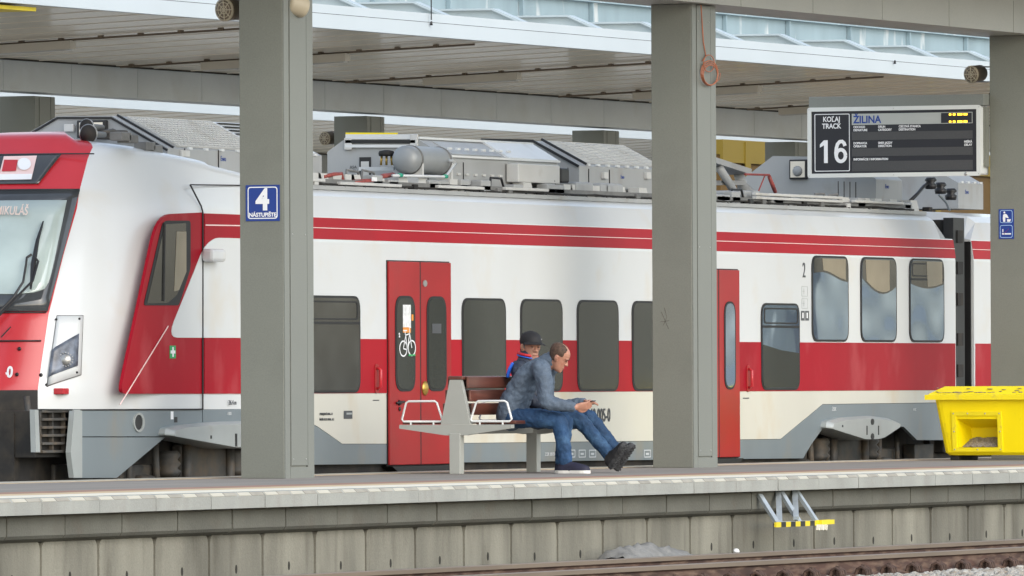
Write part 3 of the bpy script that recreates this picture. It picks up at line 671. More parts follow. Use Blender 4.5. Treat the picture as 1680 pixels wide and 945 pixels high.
b = MB(); b.box(XG, XG + 22, YT + .002, YT + .05, .61, .756); b.build('skirt_panel', m_whitelow, TR); b = MB(); b.box(XG, XG + 22, YT + .002, YT + .05, .1, .605); b.build('skirt_panel', m_grey, TR)
b = MB(); b.box(XG - .03, XG - .002, YT + .03, 2 * YC - YT - .03, .1, 2.42); b.build('end_panel', m_black, TR)
b = MB(); b.box(XB1 - .1, XG + .1, YT + .28, 2 * YC - YT - .28, .0, 2.62)
for k in range(6):
    x = XB1 + .05 + k * (XG - XB1 - .1) / 6; b.bbox(x, x + .07, YT + .16, 2 * YC - YT - .16, .05, 2.66, .02)
b.build('gangway_bellows', m_under, TR)
b = MB(); b.box(XB1 + .02, XG - .22, YT + .03, YT + .15, .5, 2.68); gp = b.build('gangway_panel', m_black, TR)
b = MB()
for zz in (.9, 1.25, 1.7, 2.05, 2.4): b.box(XB1 + .12, XG - .3, YT + .015, YT + .03, zz, zz + .14)
b.build('panel_fitting', m_under, gp)
# cab ------------------------------------------------
_E = [(62, 640), (66, 610), (80, 515), (105, 415), (134, 315), (159, 255), (174, 232)]
YE = YC - .86; EP = [S(px, py, YE) for px, py in _E]; EZ = [p.z for p in EP]; EX = [p.x for p in EP]
def xoff(y):
    y = min(max(abs(y) / 1.41, 0), 1); return 1.8 * (1 - (1 - y ** 3.2) ** .625)
XO = xoff(.86)
def xn(z): return float(np.interp(z, EZ, EX)) - XO
_T = [(-200, 218), (120, 219), (163, 222), (185, 228), (210, 232), (240, 240), (270, 248.5), (300, 259), (330, 267.5), (395, 285), (430, 295), (470, 306)]
TP = [S(px, py, YT + .1) for px, py in _T]; TX = [p.x for p in TP]; TZ = [p.z for p in TP]
def ztop(x): return float(np.interp(x, TX, TZ))
QY = sorted([1.41 * (1 - (1 - q / 16) ** 2.0) for q in range(17)] + [.86])
def inset(z): return 1 - max(0, z - 2.46) * .20       # distance from the centreline
XCE = XB0 + .02; NS = len(QY); NX = 14; NR = 40
def cabpt(j, tt):
    if j < NS:
        y = QY[j]; z = .62
        for _ in range(4):
            x = xn(z) + xoff(y); zt = ztop(x) if y > .7 else 3.10; z = .62 + (zt - .62) * tt
        return (x, y * inset(z), z)
    f = (j - NS + 1) / NX; z = 1.5
    for _ in range(3):
        xa = xn(z) + 1.8; x = xa + (XCE - xa) * f; z = .62 + (ztop(x) - .62) * tt
    y = 1.41 * inset(z)
    return (x, y, z)
b = MB(); b.smooth = True; cols = NS + NX; vs = []; nrow = 0
RZ = [i / NR for i in range(NR + 1)]
rows = []
for tt in RZ: rows.append([cabpt(j, tt) for j in range(cols)])
last = rows[-1]
for kk, dz in ((.05, .035), (.15, .06), (.45, .085), (1.0, .1)):
    row = []
    for j in range(cols):
        x, y, z = last[j]; xt = x + (1.0 * kk if j < NS else 0); row.append((xt, y * (1 - kk), z + dz * (1 if j < NS else .6)))
    rows.append(row)
for sgn in (-1, 1):
    vs = [(x, YC + sgn * y, z) for row in rows for x, y, z in row]; fs = []; mi = []
    for i in range(len(rows) - 1):
        for j in range(cols - 1):
            a, b1, c1, d1 = i * cols + j, i * cols + j + 1, (i + 1) * cols + j + 1, (i + 1) * cols + j
            if sgn > 0: q = (a, b1, c1, d1)
            else: q = (a, d1, c1, b1)
            ym_ = (QY[j] + QY[min(j + 1, NS - 1)]) / 2 if j < NS else 9
            b.cur = (2 if rows[i + 1][j][2] < .84 else 1) if (j < NS - 1 and ym_ < .86) else 0
            b.add([vs[k] for k in q], [(0, 1, 2, 3)])
def merge(ob, d=.0005):
    bm = bmesh.new(); bm.from_mesh(ob.data); bmesh.ops.remove_doubles(bm, verts=bm.verts, dist=d); bmesh.ops.recalc_face_normals(bm, faces=bm.faces); bm.to_mesh(ob.data); bm.free()
cab = b.build('cab_body', [m_white, m_redlight, m_under], TR); merge(cab)
def frontpt(px, py, lift=.012):
    X = 76.2
    for _ in range(6):
        p = F(px, py, X); X = xn(p.z) + xoff(p.y - YC)
    return Vector((X - lift, p.y, p.z + lift * .4))
def frontpatch(name, L, Rr, mat, lift=.012, parent=TR, nu=10, nv=12, mirror=True):   # left edge (y list) mirrored; Rr = right edge points px
    b = MB(); b.smooth = True
    rg = [frontpt(px, py, lift) for px, py in Rr]; ts = np.linspace(0, 1, nv)
    zz = [float(np.interp(t_, np.linspace(0, 1, len(rg)), [p.z for p in rg])) for t_ in ts]; yy = [float(np.interp(t_, np.linspace(0, 1, len(rg)), [p.y for p in rg])) for t_ in ts]
    vs = []
    for z, y in zip(zz, yy):
        h = YC - y
        for k in range(2 * nu + 1):
            yk = -h + h * 2 * k / (2 * nu) if L is None else (-h + (h + L) * k / (2 * nu)); vs.append((xn(z - lift * .4) + xoff(yk) - lift, YC + yk, z))
    w = 2 * nu + 1; fs = [(i * w + k, i * w + k + 1, (i + 1) * w + k + 1, (i + 1) * w + k) for i in range(nv - 1) for k in range(2 * nu)]
    b.add(vs, fs); ob = b.build(name, mat, parent)
    md = ob.modifiers.new('s', 'SOLIDIFY'); md.thickness = .006; md.offset = 0
    return ob
ws = frontpatch('windscreen', None, [(82, 511), (99, 450), (111, 405), (123.5, 355), (134, 313)], m_glassblack)
frontpatch('pane', None, [(30, 484), (60, 481), (80, 474), (90, 440), (101, 385), (112, 330)], m_glassfront, lift=.02, parent=ws)
frontpatch('route_window', None, [(64, 302), (84, 276), (102, 254)], m_glassblack)
b_ = frontpatch('seam', None, [(79.5, 514), (80, 512)], m_black, lift=.010, nv=2)
frontpatch('seam', None, [(134, 313), (134, 311)], m_black, lift=.014, nv=2)
frontpatch('seam', None, [(157, 254), (157, 252.6)], m_black, lift=.014, nv=2)
frontpatch('seam', None, [(70, 561), (71, 558.6)], m_black, lift=.010, nv=2)
# paper in the route window, route letters, number, bolts, wipers
def fquad(name, pts, mat, lift, parent=TR):
    q = [frontpt(px, py, lift) for px, py in pts]; b = MB(); n = len(q); b.add(q + [p + Vector((.004, 0, 0)) for p in q], [list(range(n)), list(range(2 * n - 1, n - 1, -1))] + [(i, (i + 1) % n, (i + 1) % n + n, i + n) for i in range(n)])
    return b.build(name, mat, parent)
fquad('paper_notice', [(8, 258), (62, 257), (53, 296), (-2, 297)], m_line, .022)
fquad('paper_notice', [(-2, 288), (55, 287), (53, 296), (-3, 297)], m_signw, .026)
fquad('paper_notice', [(9, 264), (31, 264), (28, 282), (5, 283)], m_redlight, .027)
fquad('notice_disc', [(42 + 11 * math.cos(k * .3927), 271 - 10 * math.sin(k * .3927)) for k in range(16)], m_signw, .030)
p = frontpt(-54, 357, .08); q = frontpt(50, 357, .06)
text('MIKULÁŠ', q, (p - q).normalized() * -1, (.35, 0, 1), .085, m_led, 'route_lettering', TR, xs=.66, off=.001, align='RIGHT', depth=.002)
p = frontpt(22, 620, .02); text('660 005-0', p, (0, -1, 0), (.18, 0, 1), .10, m_signw, 'front_number', TR, xs=.85, off=.005, align='RIGHT', depth=.002)
b = MB()
for px, py in ((33, 573), (29, 615), (72, 616)): b.lathe(frontpt(px, py, .01), (-1, 0, .15), [(0, .018), (.008, .016)], 10)
b.build('bolt', m_black, TR)
wp = MB()
pts = [frontpt(75, 367, .05), frontpt(68, 400, .08), frontpt(62, 440, .09), frontpt(57, 480, .08)]; wp.tube(pts, [.008, .018, .026, .010], 6)
wp.tube([frontpt(60, 425, .1), frontpt(52, 430, .1), frontpt(51, 440, .1), frontpt(46, 470, .1), frontpt(30, 495, .1), frontpt(-20, 545, .09)], .012, 6)
wp.tube([frontpt(64, 428, .1), frontpt(71, 436, .1), frontpt(62, 468, .1), frontpt(40, 490, .1), frontpt(0, 530, .09), frontpt(-40, 560, .08)], .012, 6)
wp.tube([frontpt(21, 539, .04), frontpt(5, 556, .04)], .006, 6); wp.build('wiper', m_black, TR)
# lower front: coupler recess
XNZ = xn(.8)
b = MB(); b.box(XNZ + .40, XNZ + .6, YC - .80, YC + .80, -.4, .80); b.build('front_bulkhead', m_under, TR)
b = MB(); b.tube([(XNZ - .1, YC, .25), (XNZ + .5, YC, .25)], .12, 12); b.bbox(XNZ - .35, XNZ - .05, YC - .2, YC + .2, .05, .45, .03); b.build('coupler', m_bogie, TR)
b = MB()
pts = [frontpt(-25, 700, 0), frontpt(-10, 735, 0), frontpt(15, 748, 0), frontpt(38, 740, 0), frontpt(50, 715, 0), frontpt(53, 680, 0), frontpt(50, 650, 0)]
pts = [Vector((XNZ + .02, F(px, py, XNZ + .1).y, F(px, py, XNZ + .1).z)) for px, py in ((-25, 700), (-10, 735), (15, 748), (38, 740), (50, 715), (53, 680), (50, 650))]
b.tube(pts, .028, 8)
b.tube([F(13, 692, XNZ + .05), F(13, 730, XNZ + .05)], .02, 8); b.tube([F(18, 700, XNZ + .05), F(35, 722, XNZ + .05), F(42, 715, XNZ + .06)], .01, 6); b.build('brake_hose', m_bogie, TR)
b = MB(); q0 = F(56, 640, XNZ + .1); q1 = F(-20, 664, XNZ + .1); b.bbox(XNZ + .30, XNZ + .39, YC - .70, YC + .70, q1.z, .78, .02); b.build('front_beam', m_bogie, TR)
b = MB(); z0 = F(50, 762, XNZ).z; b.bbox(XNZ + .1, XNZ + .9, YC - 1.1, YC + 1.3, -.45, z0, .02); b.build('snow_plough', m_bogie, TR)
# side step grille at the corner
qa = S(62, 675, YT + .12); qb = S(125, 740, YT + .12); XG0, XG1 = qa.x, qb.x
b = MB(); ys = YT + .10
for k in range(6): z = qb.z + (qa.z - qb.z) * k / 5; b.bbox(XG0 + .02, XG1, ys - .02, ys + .08, z - .012, z + .012, .004)
for k in range(4): x = XG0 + .02 + (XG1 - XG0 - .04) * k / 3; b.box(x - .01, x + .01, ys, ys + .04, qb.z, qa.z)
b.build('step_grille', m_bogie, TR)
b = MB(); b.box(XG0, XG1 + .1, ys + .05, ys + .6, qb.z - .05, .62); b.build('step_backing', m_under, TR)
b = MB(); pf = [S(57, 672, YT + .08), S(63, 672, YT + .08), S(66, 742, YT + .08), S(59, 742, YT + .08)]; b.prism([(p.x, p.z) for p in pf], ys - .02, ys + .03, 'y'); b.build('step_frame', m_fair, TR); b = MB()
pf = [S(122, 672, YT), S(135, 672, YT), S(135, 784, YT), S(121, 784, YT), S(116, 742, YT)]; b.prism([(p.x, p.z) for p in pf], YT - .0, YT + .05, 'y'); b.build('step_frame', m_fair, TR)
# skirts
def skirt(poly, mat, name='skirt_panel', y=YT + .002, th=.04): return sidepx(name, poly, mat, y=y, th=th)
skirt([(135, 673), (332, 672), (332, 697), (280, 698), (272, 716), (135, 716)], m_grey)
skirt([(135, 717.5), (271, 717.5), (192, 784), (135, 784)], m_grey)
skirt([(333.5, 672), (470, 670), (470, 695), (333.5, 696)], m_grey)
z_w = .62
skirt([(462, 645.4), (636, 644.6), (636, 728), (562, 728), (522, 700), (470, 672)], m_whitelow)
skirt([(470, 673.5), (522, 701), (562, 728.7), (636, 728.7), (636, 761), (462, 763)], m_grey)
skirt([(736, 644.2), (1178, 641.8), (1178, 722), (736, 727)], m_whitelow)
skirt([(736, 727.7), (1178, 722.7), (1178, 753), (736, 759)], m_grey)
skirt([(1208, 641.6), (1567, 640.2), (1567, 660), (1350, 663), (1281, 720), (1208, 721)], m_whitelow)
skirt([(1208, 721.7), (1281, 720.7), (1350, 663.7), (1568, 660.7), (1568, 722), (1505, 722), (1483, 700), (1366, 700), (1350, 703), (1332, 728), (1318, 752), (1208, 753)], m_grey)
b = MB(); b.box(XS(80), XG + 22, YT + .35, 2 * YC - YT - .35, -.25, .60); b.box(XB0, XG + 22, YT + .2, 2 * YC - YT - .2, .601, .755); b.build('underframe', m_under, TR)
b = MB()
for a_, c_ in ((462, 1330),):
    b.box(XS(a_), XS(c_), YT + .06, YT + .3, -.2, .12)
b.box(XS(465), XS(1310), YT + .05, YT + .34, .13, .6)
b.build('equipment_case', m_under, TR)
b = MB(); q0 = S(1487, 729, YT + .3); q1 = S(1518, 756, YT + .3); b.bbox(q0.x, q1.x, YT + .2, YT + .34, q1.z, q0.z, .01); b.build('equipment_box', m_bogie, TR)
# bogies
def bogie(pxc, fair):
    xc = XS(pxc, 0); 
    fr_ = MB(); fr_.bbox(xc - 1.7, xc + 1.7, YT + .28, YT + .42, -.10, .12, .03); fr_.bbox(xc - .5, xc + .5, YT + .22, YT + .34, -.28, .30, .03)
    fr_.tube([(xc - .45, YT + .2, .30), (xc - .45, YT + .2, -.3)], .05, 8); fr_.tube([(xc + .5, YT + .2, .30), (xc + .5, YT + .2, -.3)], .05, 8)
    fr_.tube([(xc + .1, YT + .2, -.22), (xc + .9, YT + .2, -.1)], .07, 10)
    for s_ in (-1, 1):
        fr_.bbox(xc + s_ * 1.25 - .16, xc + s_ * 1.25 + .16, YT + .2, YT + .4, -.3, .02, .04)
        fr_.tube([(xc + s_ * 1.05, YT + .24, .3), (xc + s_ * 1.0, YT + .24, -.25)], .035, 8); fr_.tube([(xc + s_ * 1.6, YT + .24, .4), (xc + s_ * 1.62, YT + .24, -.3)], .028, 8)
        fr_.lathe((xc + s_ * .75, YT + .26, .0), (0, 0, 1), [(0, .1), (.05, .13), (.08, .1), (.12, .13), (.16, .1), (.2, .13), (.24, .1)], 12)
    bo = fr_.build('bogie', m_bogie, TR)
    for s_ in (-1, 1):
        w = MB(); w.lathe((xc + s_ * 1.25, YT + .62, -.13), (0, 1, 0), [(0, .42), (.1, .42), (.101, .44), (.13, .44)], 32); w.lathe((xc + s_ * 1.25, YT + .615, -.13), (0, -1, 0), [(0, .36), (.01, .3), (.04, .14), (.08, .12)], 24)
        w.build('wheel', m_bogie, bo)
bogie(372, 0); bogie(1420, 0)
def fairing(poly, rid):
    pts = [S(px, py, YT - .1) for px, py in poly]; b = MB(); pp = rpoly([(p.x, p.z) for p in pts], .05)
    n = len(pp); cx_ = sum(p[0] for p in pp) / n; cz = sum(p[1] for p in pp) / n
    o2 = [(cx_ + (p[0] - cx_) * .94, cz + (p[1] - cz) * .84 - .012) for p in pp]
    b.add([(p[0], YT + .2, p[1]) for p in pp] + [(p[0], YT - .06, p[1]) for p in pp] + [(p[0], YT - .12, p[1]) for p in o2],
          [(i, (i + 1) % n, (i + 1) % n + n, i + n) for i in range(n)] + [(i + n, (i + 1) % n + n, (i + 1) % n + 2 * n, i + 2 * n) for i in range(n)] + [[2 * n + i for i in range(n)][::-1]])
    return b.build('bogie_fairing', m_fair, TR)
f1 = fairing([(276, 714), (278, 703), (300, 697), (360, 692), (440, 690), (500, 696), (502, 702), (440, 728), (425, 736), (385, 736)], 0)
f2 = fairing([(1360, 702), (1362, 691), (1385, 685), (1432, 682), (1462, 686), (1478, 693), (1477, 699), (1450, 719), (1440, 722), (1416, 722)], 1)
for px, py in ((1432, 692), (1432, 716)):
    q = S(px, py, YT - .125); b = MB(); b.prism([(q.x + .05 * math.cos(a * .6283), q.z + .035 * math.sin(a * .6283)) for a in range(10)], YT - .124, YT - .12, 'y'); b.build('fairing_slot', m_black, TR)
for px in (1423, 1442):
    q = S(px, 706, YT - .125); b = MB(); b.box(q.x - .012, q.x + .012, YT - .124, YT - .12, q.z - .05, q.z + .05); b.build('fairing_slot', m_black, TR)
q = S(1383, 699, YT - .125); b = MB(); b.box(q.x - .015, q.x + .015, YT - .124, YT - .12, q.z - .012, q.z + .012); b.build('fairing_slot', m_black, TR)
q = S(347, 717, YT - .125); b = MB(); b.box(q.x - .015, q.x + .015, YT - .124, YT - .12, q.z - .015, q.z + .015); b.build('fairing_slot', m_black, TR)
q = S(388, 722, YT - .125); b = MB(); b.box(q.x - .02, q.x + .02, YT - .124, YT - .12, q.z - .06, q.z + .06); b.build('fairing_slot', m_black, TR)

# side graphics of the cab
cr = sidepx('cab_red_panel', [(196, 646), (262, 349), (332, 349), (332, 646)], m_red, y=YT - .006, th=.006, r=0)
pts = [S(px, py, YT) for px, py in ((195, 646), (258, 352), (332, 348.5), (332, 646))]
bpy.data.objects.remove(cr)
b = MB(); b.prism(rpoly([(p.x, p.z) for p in pts], [.12, .28, 0, 0], 6), YT - .012, YT + .02, 'y'); b.build('cab_red_panel', m_red, TR)
b = MB(); pts = [S(px, py, YT) for px, py in ((334, 350), (462, 354.5), (462, 645.5), (334, 646))]; b.prism([(p.x, p.z) for p in pts], YT - .012, YT + .02, 'y'); b.build('cab_red_panel', m_red, TR)
b = MB(); pts = [S(px, py, YT) for px, py in ((272, 554), (332, 405), (349, 390), (462, 393), (462, 554.5))]; b.prism(rpoly([(p.x, p.z) for p in pts], [.22, .25, .25, 0, 0], 5), YT - .017, YT - .0125, 'y'); b.build('cab_white_panel', m_white, TR)
b = MB(); pts = [S(px, py, YT) for px, py in ((335, 368.2), (462, 370.5), (462, 372.5), (335, 370.2))]; b.prism([(p.x, p.z) for p in pts], YT - .015, YT - .0125, 'y'); b.build('stripe_line', m_line, TR)
b = MB(); b.tube([S(332.7, 672, YT - .02), S(332.7, 348, YT - .018), S(330, 338, YT - .01), S(312, 303, YT + .02)], .008, 6); b.tube([S(312, 303, YT + .02), S(398, 304, YT + .05)], .006, 6)
b.tube([S(62, 672, YT + .1), S(135, 672.5, YT + .0), S(332, 671.5, YT - .01)], .007, 6); b.build('panel_seam', m_rubber, TR)
b = MB(); b.tube([S(197, 664, YT - .02), S(276, 535, YT - .02)], .006, 6); b.build('drain_pipe', m_line, TR)
# cab side window
wpts = [(233, 501), (264, 366), (270, 362), (310, 362), (310, 440), (291, 501)]
pts = [S(px, py, YT) for px, py in wpts]; b = MB(); b.prism(rpoly([(p.x, p.z) for p in pts], .04, 3), YT - .018, YT - .0125, 'y'); cw = b.build('cab_window', m_rubber, TR)
b = MB(); pts = [S(px, py, YT) for px, py in ((238, 498), (267, 368), (302, 366), (302, 446), (287, 484), (272, 497))]; b.prism([(p.x, p.z) for p in pts], YT - .021, YT - .0185, 'y'); b.build('pane', m_glassl, cw)
b = MB(); pts = [S(px, py, YT) for px, py in ((286, 380), (302, 380), (302, 446), (290, 476), (282, 478))]; b.prism([(p.x, p.z) for p in pts], YT - .024, YT - .0215, 'y'); b.build('sun_curtain', m_curtainrefl, cw)
b = MB(); b.tube([S(270, 366, YT - .025), S(268, 494, YT - .025)], .012, 6); b.build('window_bar', m_rubber, cw)
b = MB(); pts = [S(px, py, YT) for px, py in ((276, 567), (286, 567), (286, 588), (276, 588))]; b.prism([(p.x, p.z) for p in pts], YT - .016, YT - .0125, 'y'); b.build('first_aid_sticker', m_signgreen, TR)
q = S(281, 577.5, YT); b = MB(); b.box(q.x - .05, q.x + .05, YT - .018, YT - .0165, q.z - .014, q.z + .014); b.box(q.x - .016, q.x + .016, YT - .0185, YT - .0182, q.z - .045, q.z + .045); b.build('cross_mark', m_signw, TR)
q = S(352, 419, YT - .08); b = MB(); b.bbox(q.x - .16, q.x + .14, YT - .14, YT - .018, q.z - .06, q.z + .06, .03); b.build('side_camera', m_white, TR)
# headlight on the fairing: a panel following the body
def sidept(px, py, lift=.01):
    Y = YC - 1.1
    for _ in range(12):
        p = S(px, py, Y); d = p.x - xn(p.z); d = min(max(d, 0), 1.8); lo, hi = 0, 1.41
        for _ in range(22):
            md_ = (lo + hi) / 2
            if xoff(md_) < d: lo = md_
            else: hi = md_
        Y = Y * .4 + (YC - lo) * .6
    return Vector((p.x - lift * .7, Y - lift * .7, p.z))
def spatch(name, quad, mat, lift, parent=TR, n=6, th=.006):    # quad corners in pixels: tl, tr, br, bl
    b = MB(); b.smooth = True; vs = []
    for i in range(n + 1):
        v = i / n
        for k in range(n + 1):
            u = k / n; px = (quad[0][0] * (1 - u) + quad[1][0] * u) * (1 - v) + (quad[3][0] * (1 - u) + quad[2][0] * u) * v
            py = (quad[0][1] * (1 - u) + quad[1][1] * u) * (1 - v) + (quad[3][1] * (1 - u) + quad[2][1] * u) * v; vs.append(sidept(px, py, lift))
    w = n + 1; b.add(vs, [(i * w + k, i * w + k + 1, (i + 1) * w + k + 1, (i + 1) * w + k) for i in range(n) for k in range(n)])
    ob = b.build(name, mat, parent); md = ob.modifiers.new('s', 'SOLIDIFY'); md.thickness = th; md.offset = 0; return ob
hl = spatch('headlight_gap', [(82, 517.3), (136.3, 517.3), (132.8, 615.5), (63, 638.5)], m_roofdark, .008)
hl2 = spatch('headlight', [(83, 518.5), (135, 518.5), (131.5, 614.5), (64.5, 636)], m_white, .016)
lens = spatch('lens', [(80, 574), (128, 547), (126, 600), (74, 619)], m_lens, .028, parent=hl2)
c = sidept(105, 590, .045); b = MB(); nrm = Vector((-.9, -.45, .1)).normalized(); b.lathe(c, nrm, [(0, .050), (.004, .048)], 20)
for k in range(16): a = k * math.pi / 8; u = nrm.cross(Vector((0, 0, 1))).normalized(); w = u.cross(nrm); b.ell(c + (u * math.cos(a) + w * math.sin(a)) * .062, (.008, .008, .008), n=8, m_=6)
b.build('reflector', m_steel, hl2)
b = MB()
for px, py in ((88, 524), (129, 523), (125, 611), (70, 631)): b.lathe(sidept(px, py, .02), nrm, [(0, .012), (.005, .01)], 10)
b.build('bolt', m_black, hl2)
q = sidept(99, 642, .0); b = MB(); b.bbox(q.x - .06, q.x + .06, q.y - .06, q.y + .04, q.z - .028, q.z + .028, .008); b.build('marker_light', m_redlight, TR)
q = S(227, 693, YT); b = MB(); ou = [(q.x + .115 * math.cos(a * math.pi / 12), q.z + .088 * math.sin(a * math.pi / 12)) for a in range(24)]; i2 = [(q.x - .01 + .085 * math.cos(a * math.pi / 12), q.z + .07 * math.sin(a * math.pi / 12)) for a in range(24)]
ring(b, ou, i2, YT - .012, YT + .04, 'y'); hb = b.build('jack_hole', m_fair, TR); b = MB(); b.prism(i2, YT - .004, YT + .001, 'y'); b.build('hole_recess', m_black, hb)
# red bands, lines
side('red_band', [(462, 2.225), (1568, 2.225), (1568, 2.325), (462, 2.325)], m_redlight)
def tiltband(z0, z1, px0, px1, mat, name, lift=.004):
    b = MB(); f = lambda z: YT + .035 * max(0, (z - 2.2) / .24) - lift
    xa, xb_ = XS(px0, z0), XS(px1, z0)
    b.add([(xa, f(z0), z0), (xb_, f(z0), z0), (xb_, f(z1), z1), (xa, f(z1), z1), (xa, f(z0) + .01, z0), (xb_, f(z0) + .01, z0), (xb_, f(z1) + .01, z1), (xa, f(z1) + .01, z1)], [(0, 1, 2, 3), (4, 7, 6, 5), (0, 4, 5, 1), (2, 6, 7, 3), (1, 5, 6, 2), (0, 3, 7, 4)])
    return b.build(name, mat, TR)
for o_ in [o for o in TR.children if o.name == 'red_band']: bpy.data.objects.remove(o_)
tiltband(2.225, 2.328, 462, 1568, m_redside, 'red_band'); tiltband(2.336, 2.43, 462, 1568, m_redside, 'red_band'); tiltband(2.3285, 2.3355, 462, 1568, m_line, 'stripe_line', .009)
tiltband(2.225, 2.328, 1598, 2300, m_redside, 'red_band'); tiltband(2.336, 2.43, 1598, 2300, m_redside, 'red_band'); tiltband(2.3285, 2.3355, 1598, 2300, m_line, 'stripe_line', .009)
side('red_band', [(462, .76), (634, .76), (634, 1.28), (462, 1.28)], m_redside)
side('red_band', [(737, .76), (1177, .76), (1177, 1.28), (737, 1.28)], m_redside)
side('red_band', [(1211, .755), (1567, .755), (1567, 1.275), (1211, 1.275)], m_red)
side('red_band', [(1600, .755), (2300, .755), (2300, 1.275), (1600, 1.275)], m_red)
# windows
def window(px0, px1, z0, z1, mat, transom=None, r=.14):
    xa, xb_ = XS(px0, (z0 + z1) / 2), XS(px1, (z0 + z1) / 2); rx = r
    b = MB(); b.prism(rrect(xa, xb_, z0, z1, rx), YT - .010, YT - .002, 'y'); w = b.build('window', m_rubber, TR)
    b = MB(); b.prism(rrect(xa + .03, xb_ - .03, z0 + .022, z1 - .022, rx * .85), YT - .013, YT - .0105, 'y'); b.build('pane', mat, w)
    if transom:
        b = MB(); b.box(xa + .03, xb_ - .03, YT - .017, YT - .0135, transom - .012, transom + .012); b.build('transom', m_rubber, w)
        b = MB(); ring(b, rrect(xa + .06, xb_ - .06, transom + .03, z1 - .05, .05), rrect(xa + .09, xb_ - .09, transom + .045, z1 - .065, .04), YT - .017, YT - .0135, 'y'); b.build('vent_frame', m_rubber, w)
    return w
window(430, 590, .765, 1.69, m_glassl, 1.43)
window(757, 829, .765, 1.69, m_glassd); window(853, 922, .765, 1.69, m_glassd); window(946, 1014, .765, 1.69, m_glassd); window(1036, 1104, .765, 1.69, m_glassd)
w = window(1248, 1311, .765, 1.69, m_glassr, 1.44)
xa, xb_ = XS(1248, 1) + .032, XS(1311, 1) - .032; b = MB(); b.prism(rpoly([(xa, .79), (xb_, .79), (xb_, 1.16), (xa + (xb_ - xa) * .5, 1.19), (xa, 1.25)], [.1, .1, 0, 0, 0]), YT - .0155, YT - .0135, 'y'); b.build('lower_reflection', m_glassd, w)  # dark sheet paints the dark lower half of the reflection in this window
def pane_reflection(w, px0, px1, cut, dark):    # canopy reflection painted as dark and beige sheets, wavy bottom edge
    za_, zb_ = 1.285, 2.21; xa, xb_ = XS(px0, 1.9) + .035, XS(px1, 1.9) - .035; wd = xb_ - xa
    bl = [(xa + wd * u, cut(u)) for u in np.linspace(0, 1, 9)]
    b = MB(); b.prism(rpoly(bl + [(xb_, zb_ - .025), (xa, zb_ - .025)], [0] * 9 + [.11, .11]), YT - .0155, YT - .0135, 'y'); b.build('reflection_dark', m_glassl, w)
    b = MB(); u0, u1 = dark; b.prism([(xa + wd * u, cut(u) + .02) for u in np.linspace(u0, u1, 7)] + [(xa + wd * u1, zb_ - .03), (xa + wd * (u0 - .03), zb_ - .03)], YT - .018, YT - .016, 'y'); b.build('reflection_beige', m_curtainrefl, w)
w = window(1331, 1391, 1.285, 2.21, m_glassr); pane_reflection(w, 1331, 1391, lambda u: 2.02 - .06 * u + .03 * math.sin(u * 5), (.28, .93))
w = window(1411, 1470, 1.285, 2.21, m_glassr); pane_reflection(w, 1411, 1470, lambda u: 1.98 - .17 * math.sin(u * 2.6), (.12, .80))
w = window(1491, 1548, 1.285, 2.21, m_glassr, 1.98); pane_reflection(w, 1491, 1548, lambda u: 1.93 - .05 * math.sin(u * 3.1), (.5, .95))
for k in range(5): window(1640 + k * 75, 1695 + k * 75, 1.285, 2.21, m_glassr)
# dark and beige sheets above paint the canopy's reflection on three upper windows
# doors
def door(px0, px1, glassmat, z0=.065, z1=2.03, stickers=True):
    xa, xb_ = XS(px0, 1), XS(px1, 1); xm = (xa + xb_) / 2
    b = MB(); b.box(xa - .012, xb_ + .012, YT - .004, YT + .01, z0 - .01, z1 + .012); d = b.build('door_frame', m_rubber, TR)
    for k, (a_, c_) in enumerate(((xa, xm - .012), (xm + .012, xb_))):
        b = MB(); b.bbox(a_, c_, YT - .028, YT - .0045, z0, z1, .006); lf = b.build('door', m_reddoor, TR)
        w0, w1 = a_ + .13, c_ - .13
        b = MB(); b.prism(rrect(w0, w1, .775, 1.70, .16, 6), YT - .034, YT - .0285, 'y'); w = b.build('window', m_rubber, lf)
        b = MB(); b.prism(rrect(w0 + .03, w1 - .03, .797, 1.678, .14, 6), YT - .037, YT - .0345, 'y'); b.build('pane', glassmat, lf)
    b = MB(); b.box(xm - .011, xm + .011, YT - .026, YT - .004, z0, z1); b.build('door_seal', m_rubber, TR)
    b = MB(); b.prism([(xa - .02, .052), (xb_ + .02, .052), (xb_ - .2, -.03), (xa + .2, -.03)], YT - .06, YT + .06, 'y'); b.build('door_step', m_rubber, TR)
    return xa, xm, xb_
xa, xm, xb3 = door(635, 736.5, m_glassd)
q = S(691, 465, YT); b = MB(); b.prism([(xm + .10 + .05 * math.cos(a * .5236), q.z + .033 * math.sin(a * .5236)) for a in range(12)], YT - .036, YT - .0285, 'y'); b.build('door_button', m_steel, TR)
q = S(692, 637, YT); b = MB(); b.lathe((xm + .09, YT - .028, q.z), (0, -1, 0), [(0, .07), (.01, .07), (.02, .05), (.03, .03)], 16); b.build('door_lock', m_brass, TR)
q = S(650, 661, YT); b = MB(); b.tube([(q.x - .08, YT - .04, q.z), (q.x + .1, YT - .04, q.z + .01)], .012, 8); b.lathe((q.x, YT - .028, q.z), (0, -1, 0), [(0, .03), (.02, .02)], 10); b.lathe((q.x + .01, YT - .028, q.z - .06), (0, -1, 0), [(0, .02), (.01, .02)], 10); b.build('door_handle', m_black, TR)
YS = YT - .040
def stick(px0, px1, py0, py1, mat, name, y=YS):
    a = S(px0, py0, YT); c = S(px1, py1, YT); b = MB(); b.box(a.x, c.x, y, y + .002, c.z, a.z); return b.build(name, mat, TR)
stick(655, 668, 500, 537, m_whitest, 'notice'); stick(655, 668, 537, 546, m_orangest, 'notice'); stick(703, 718, 531, 547, m_ink, 'sticker')
stick(669, 672, 516, 526, m_orangest, 'notice', YS - .001)
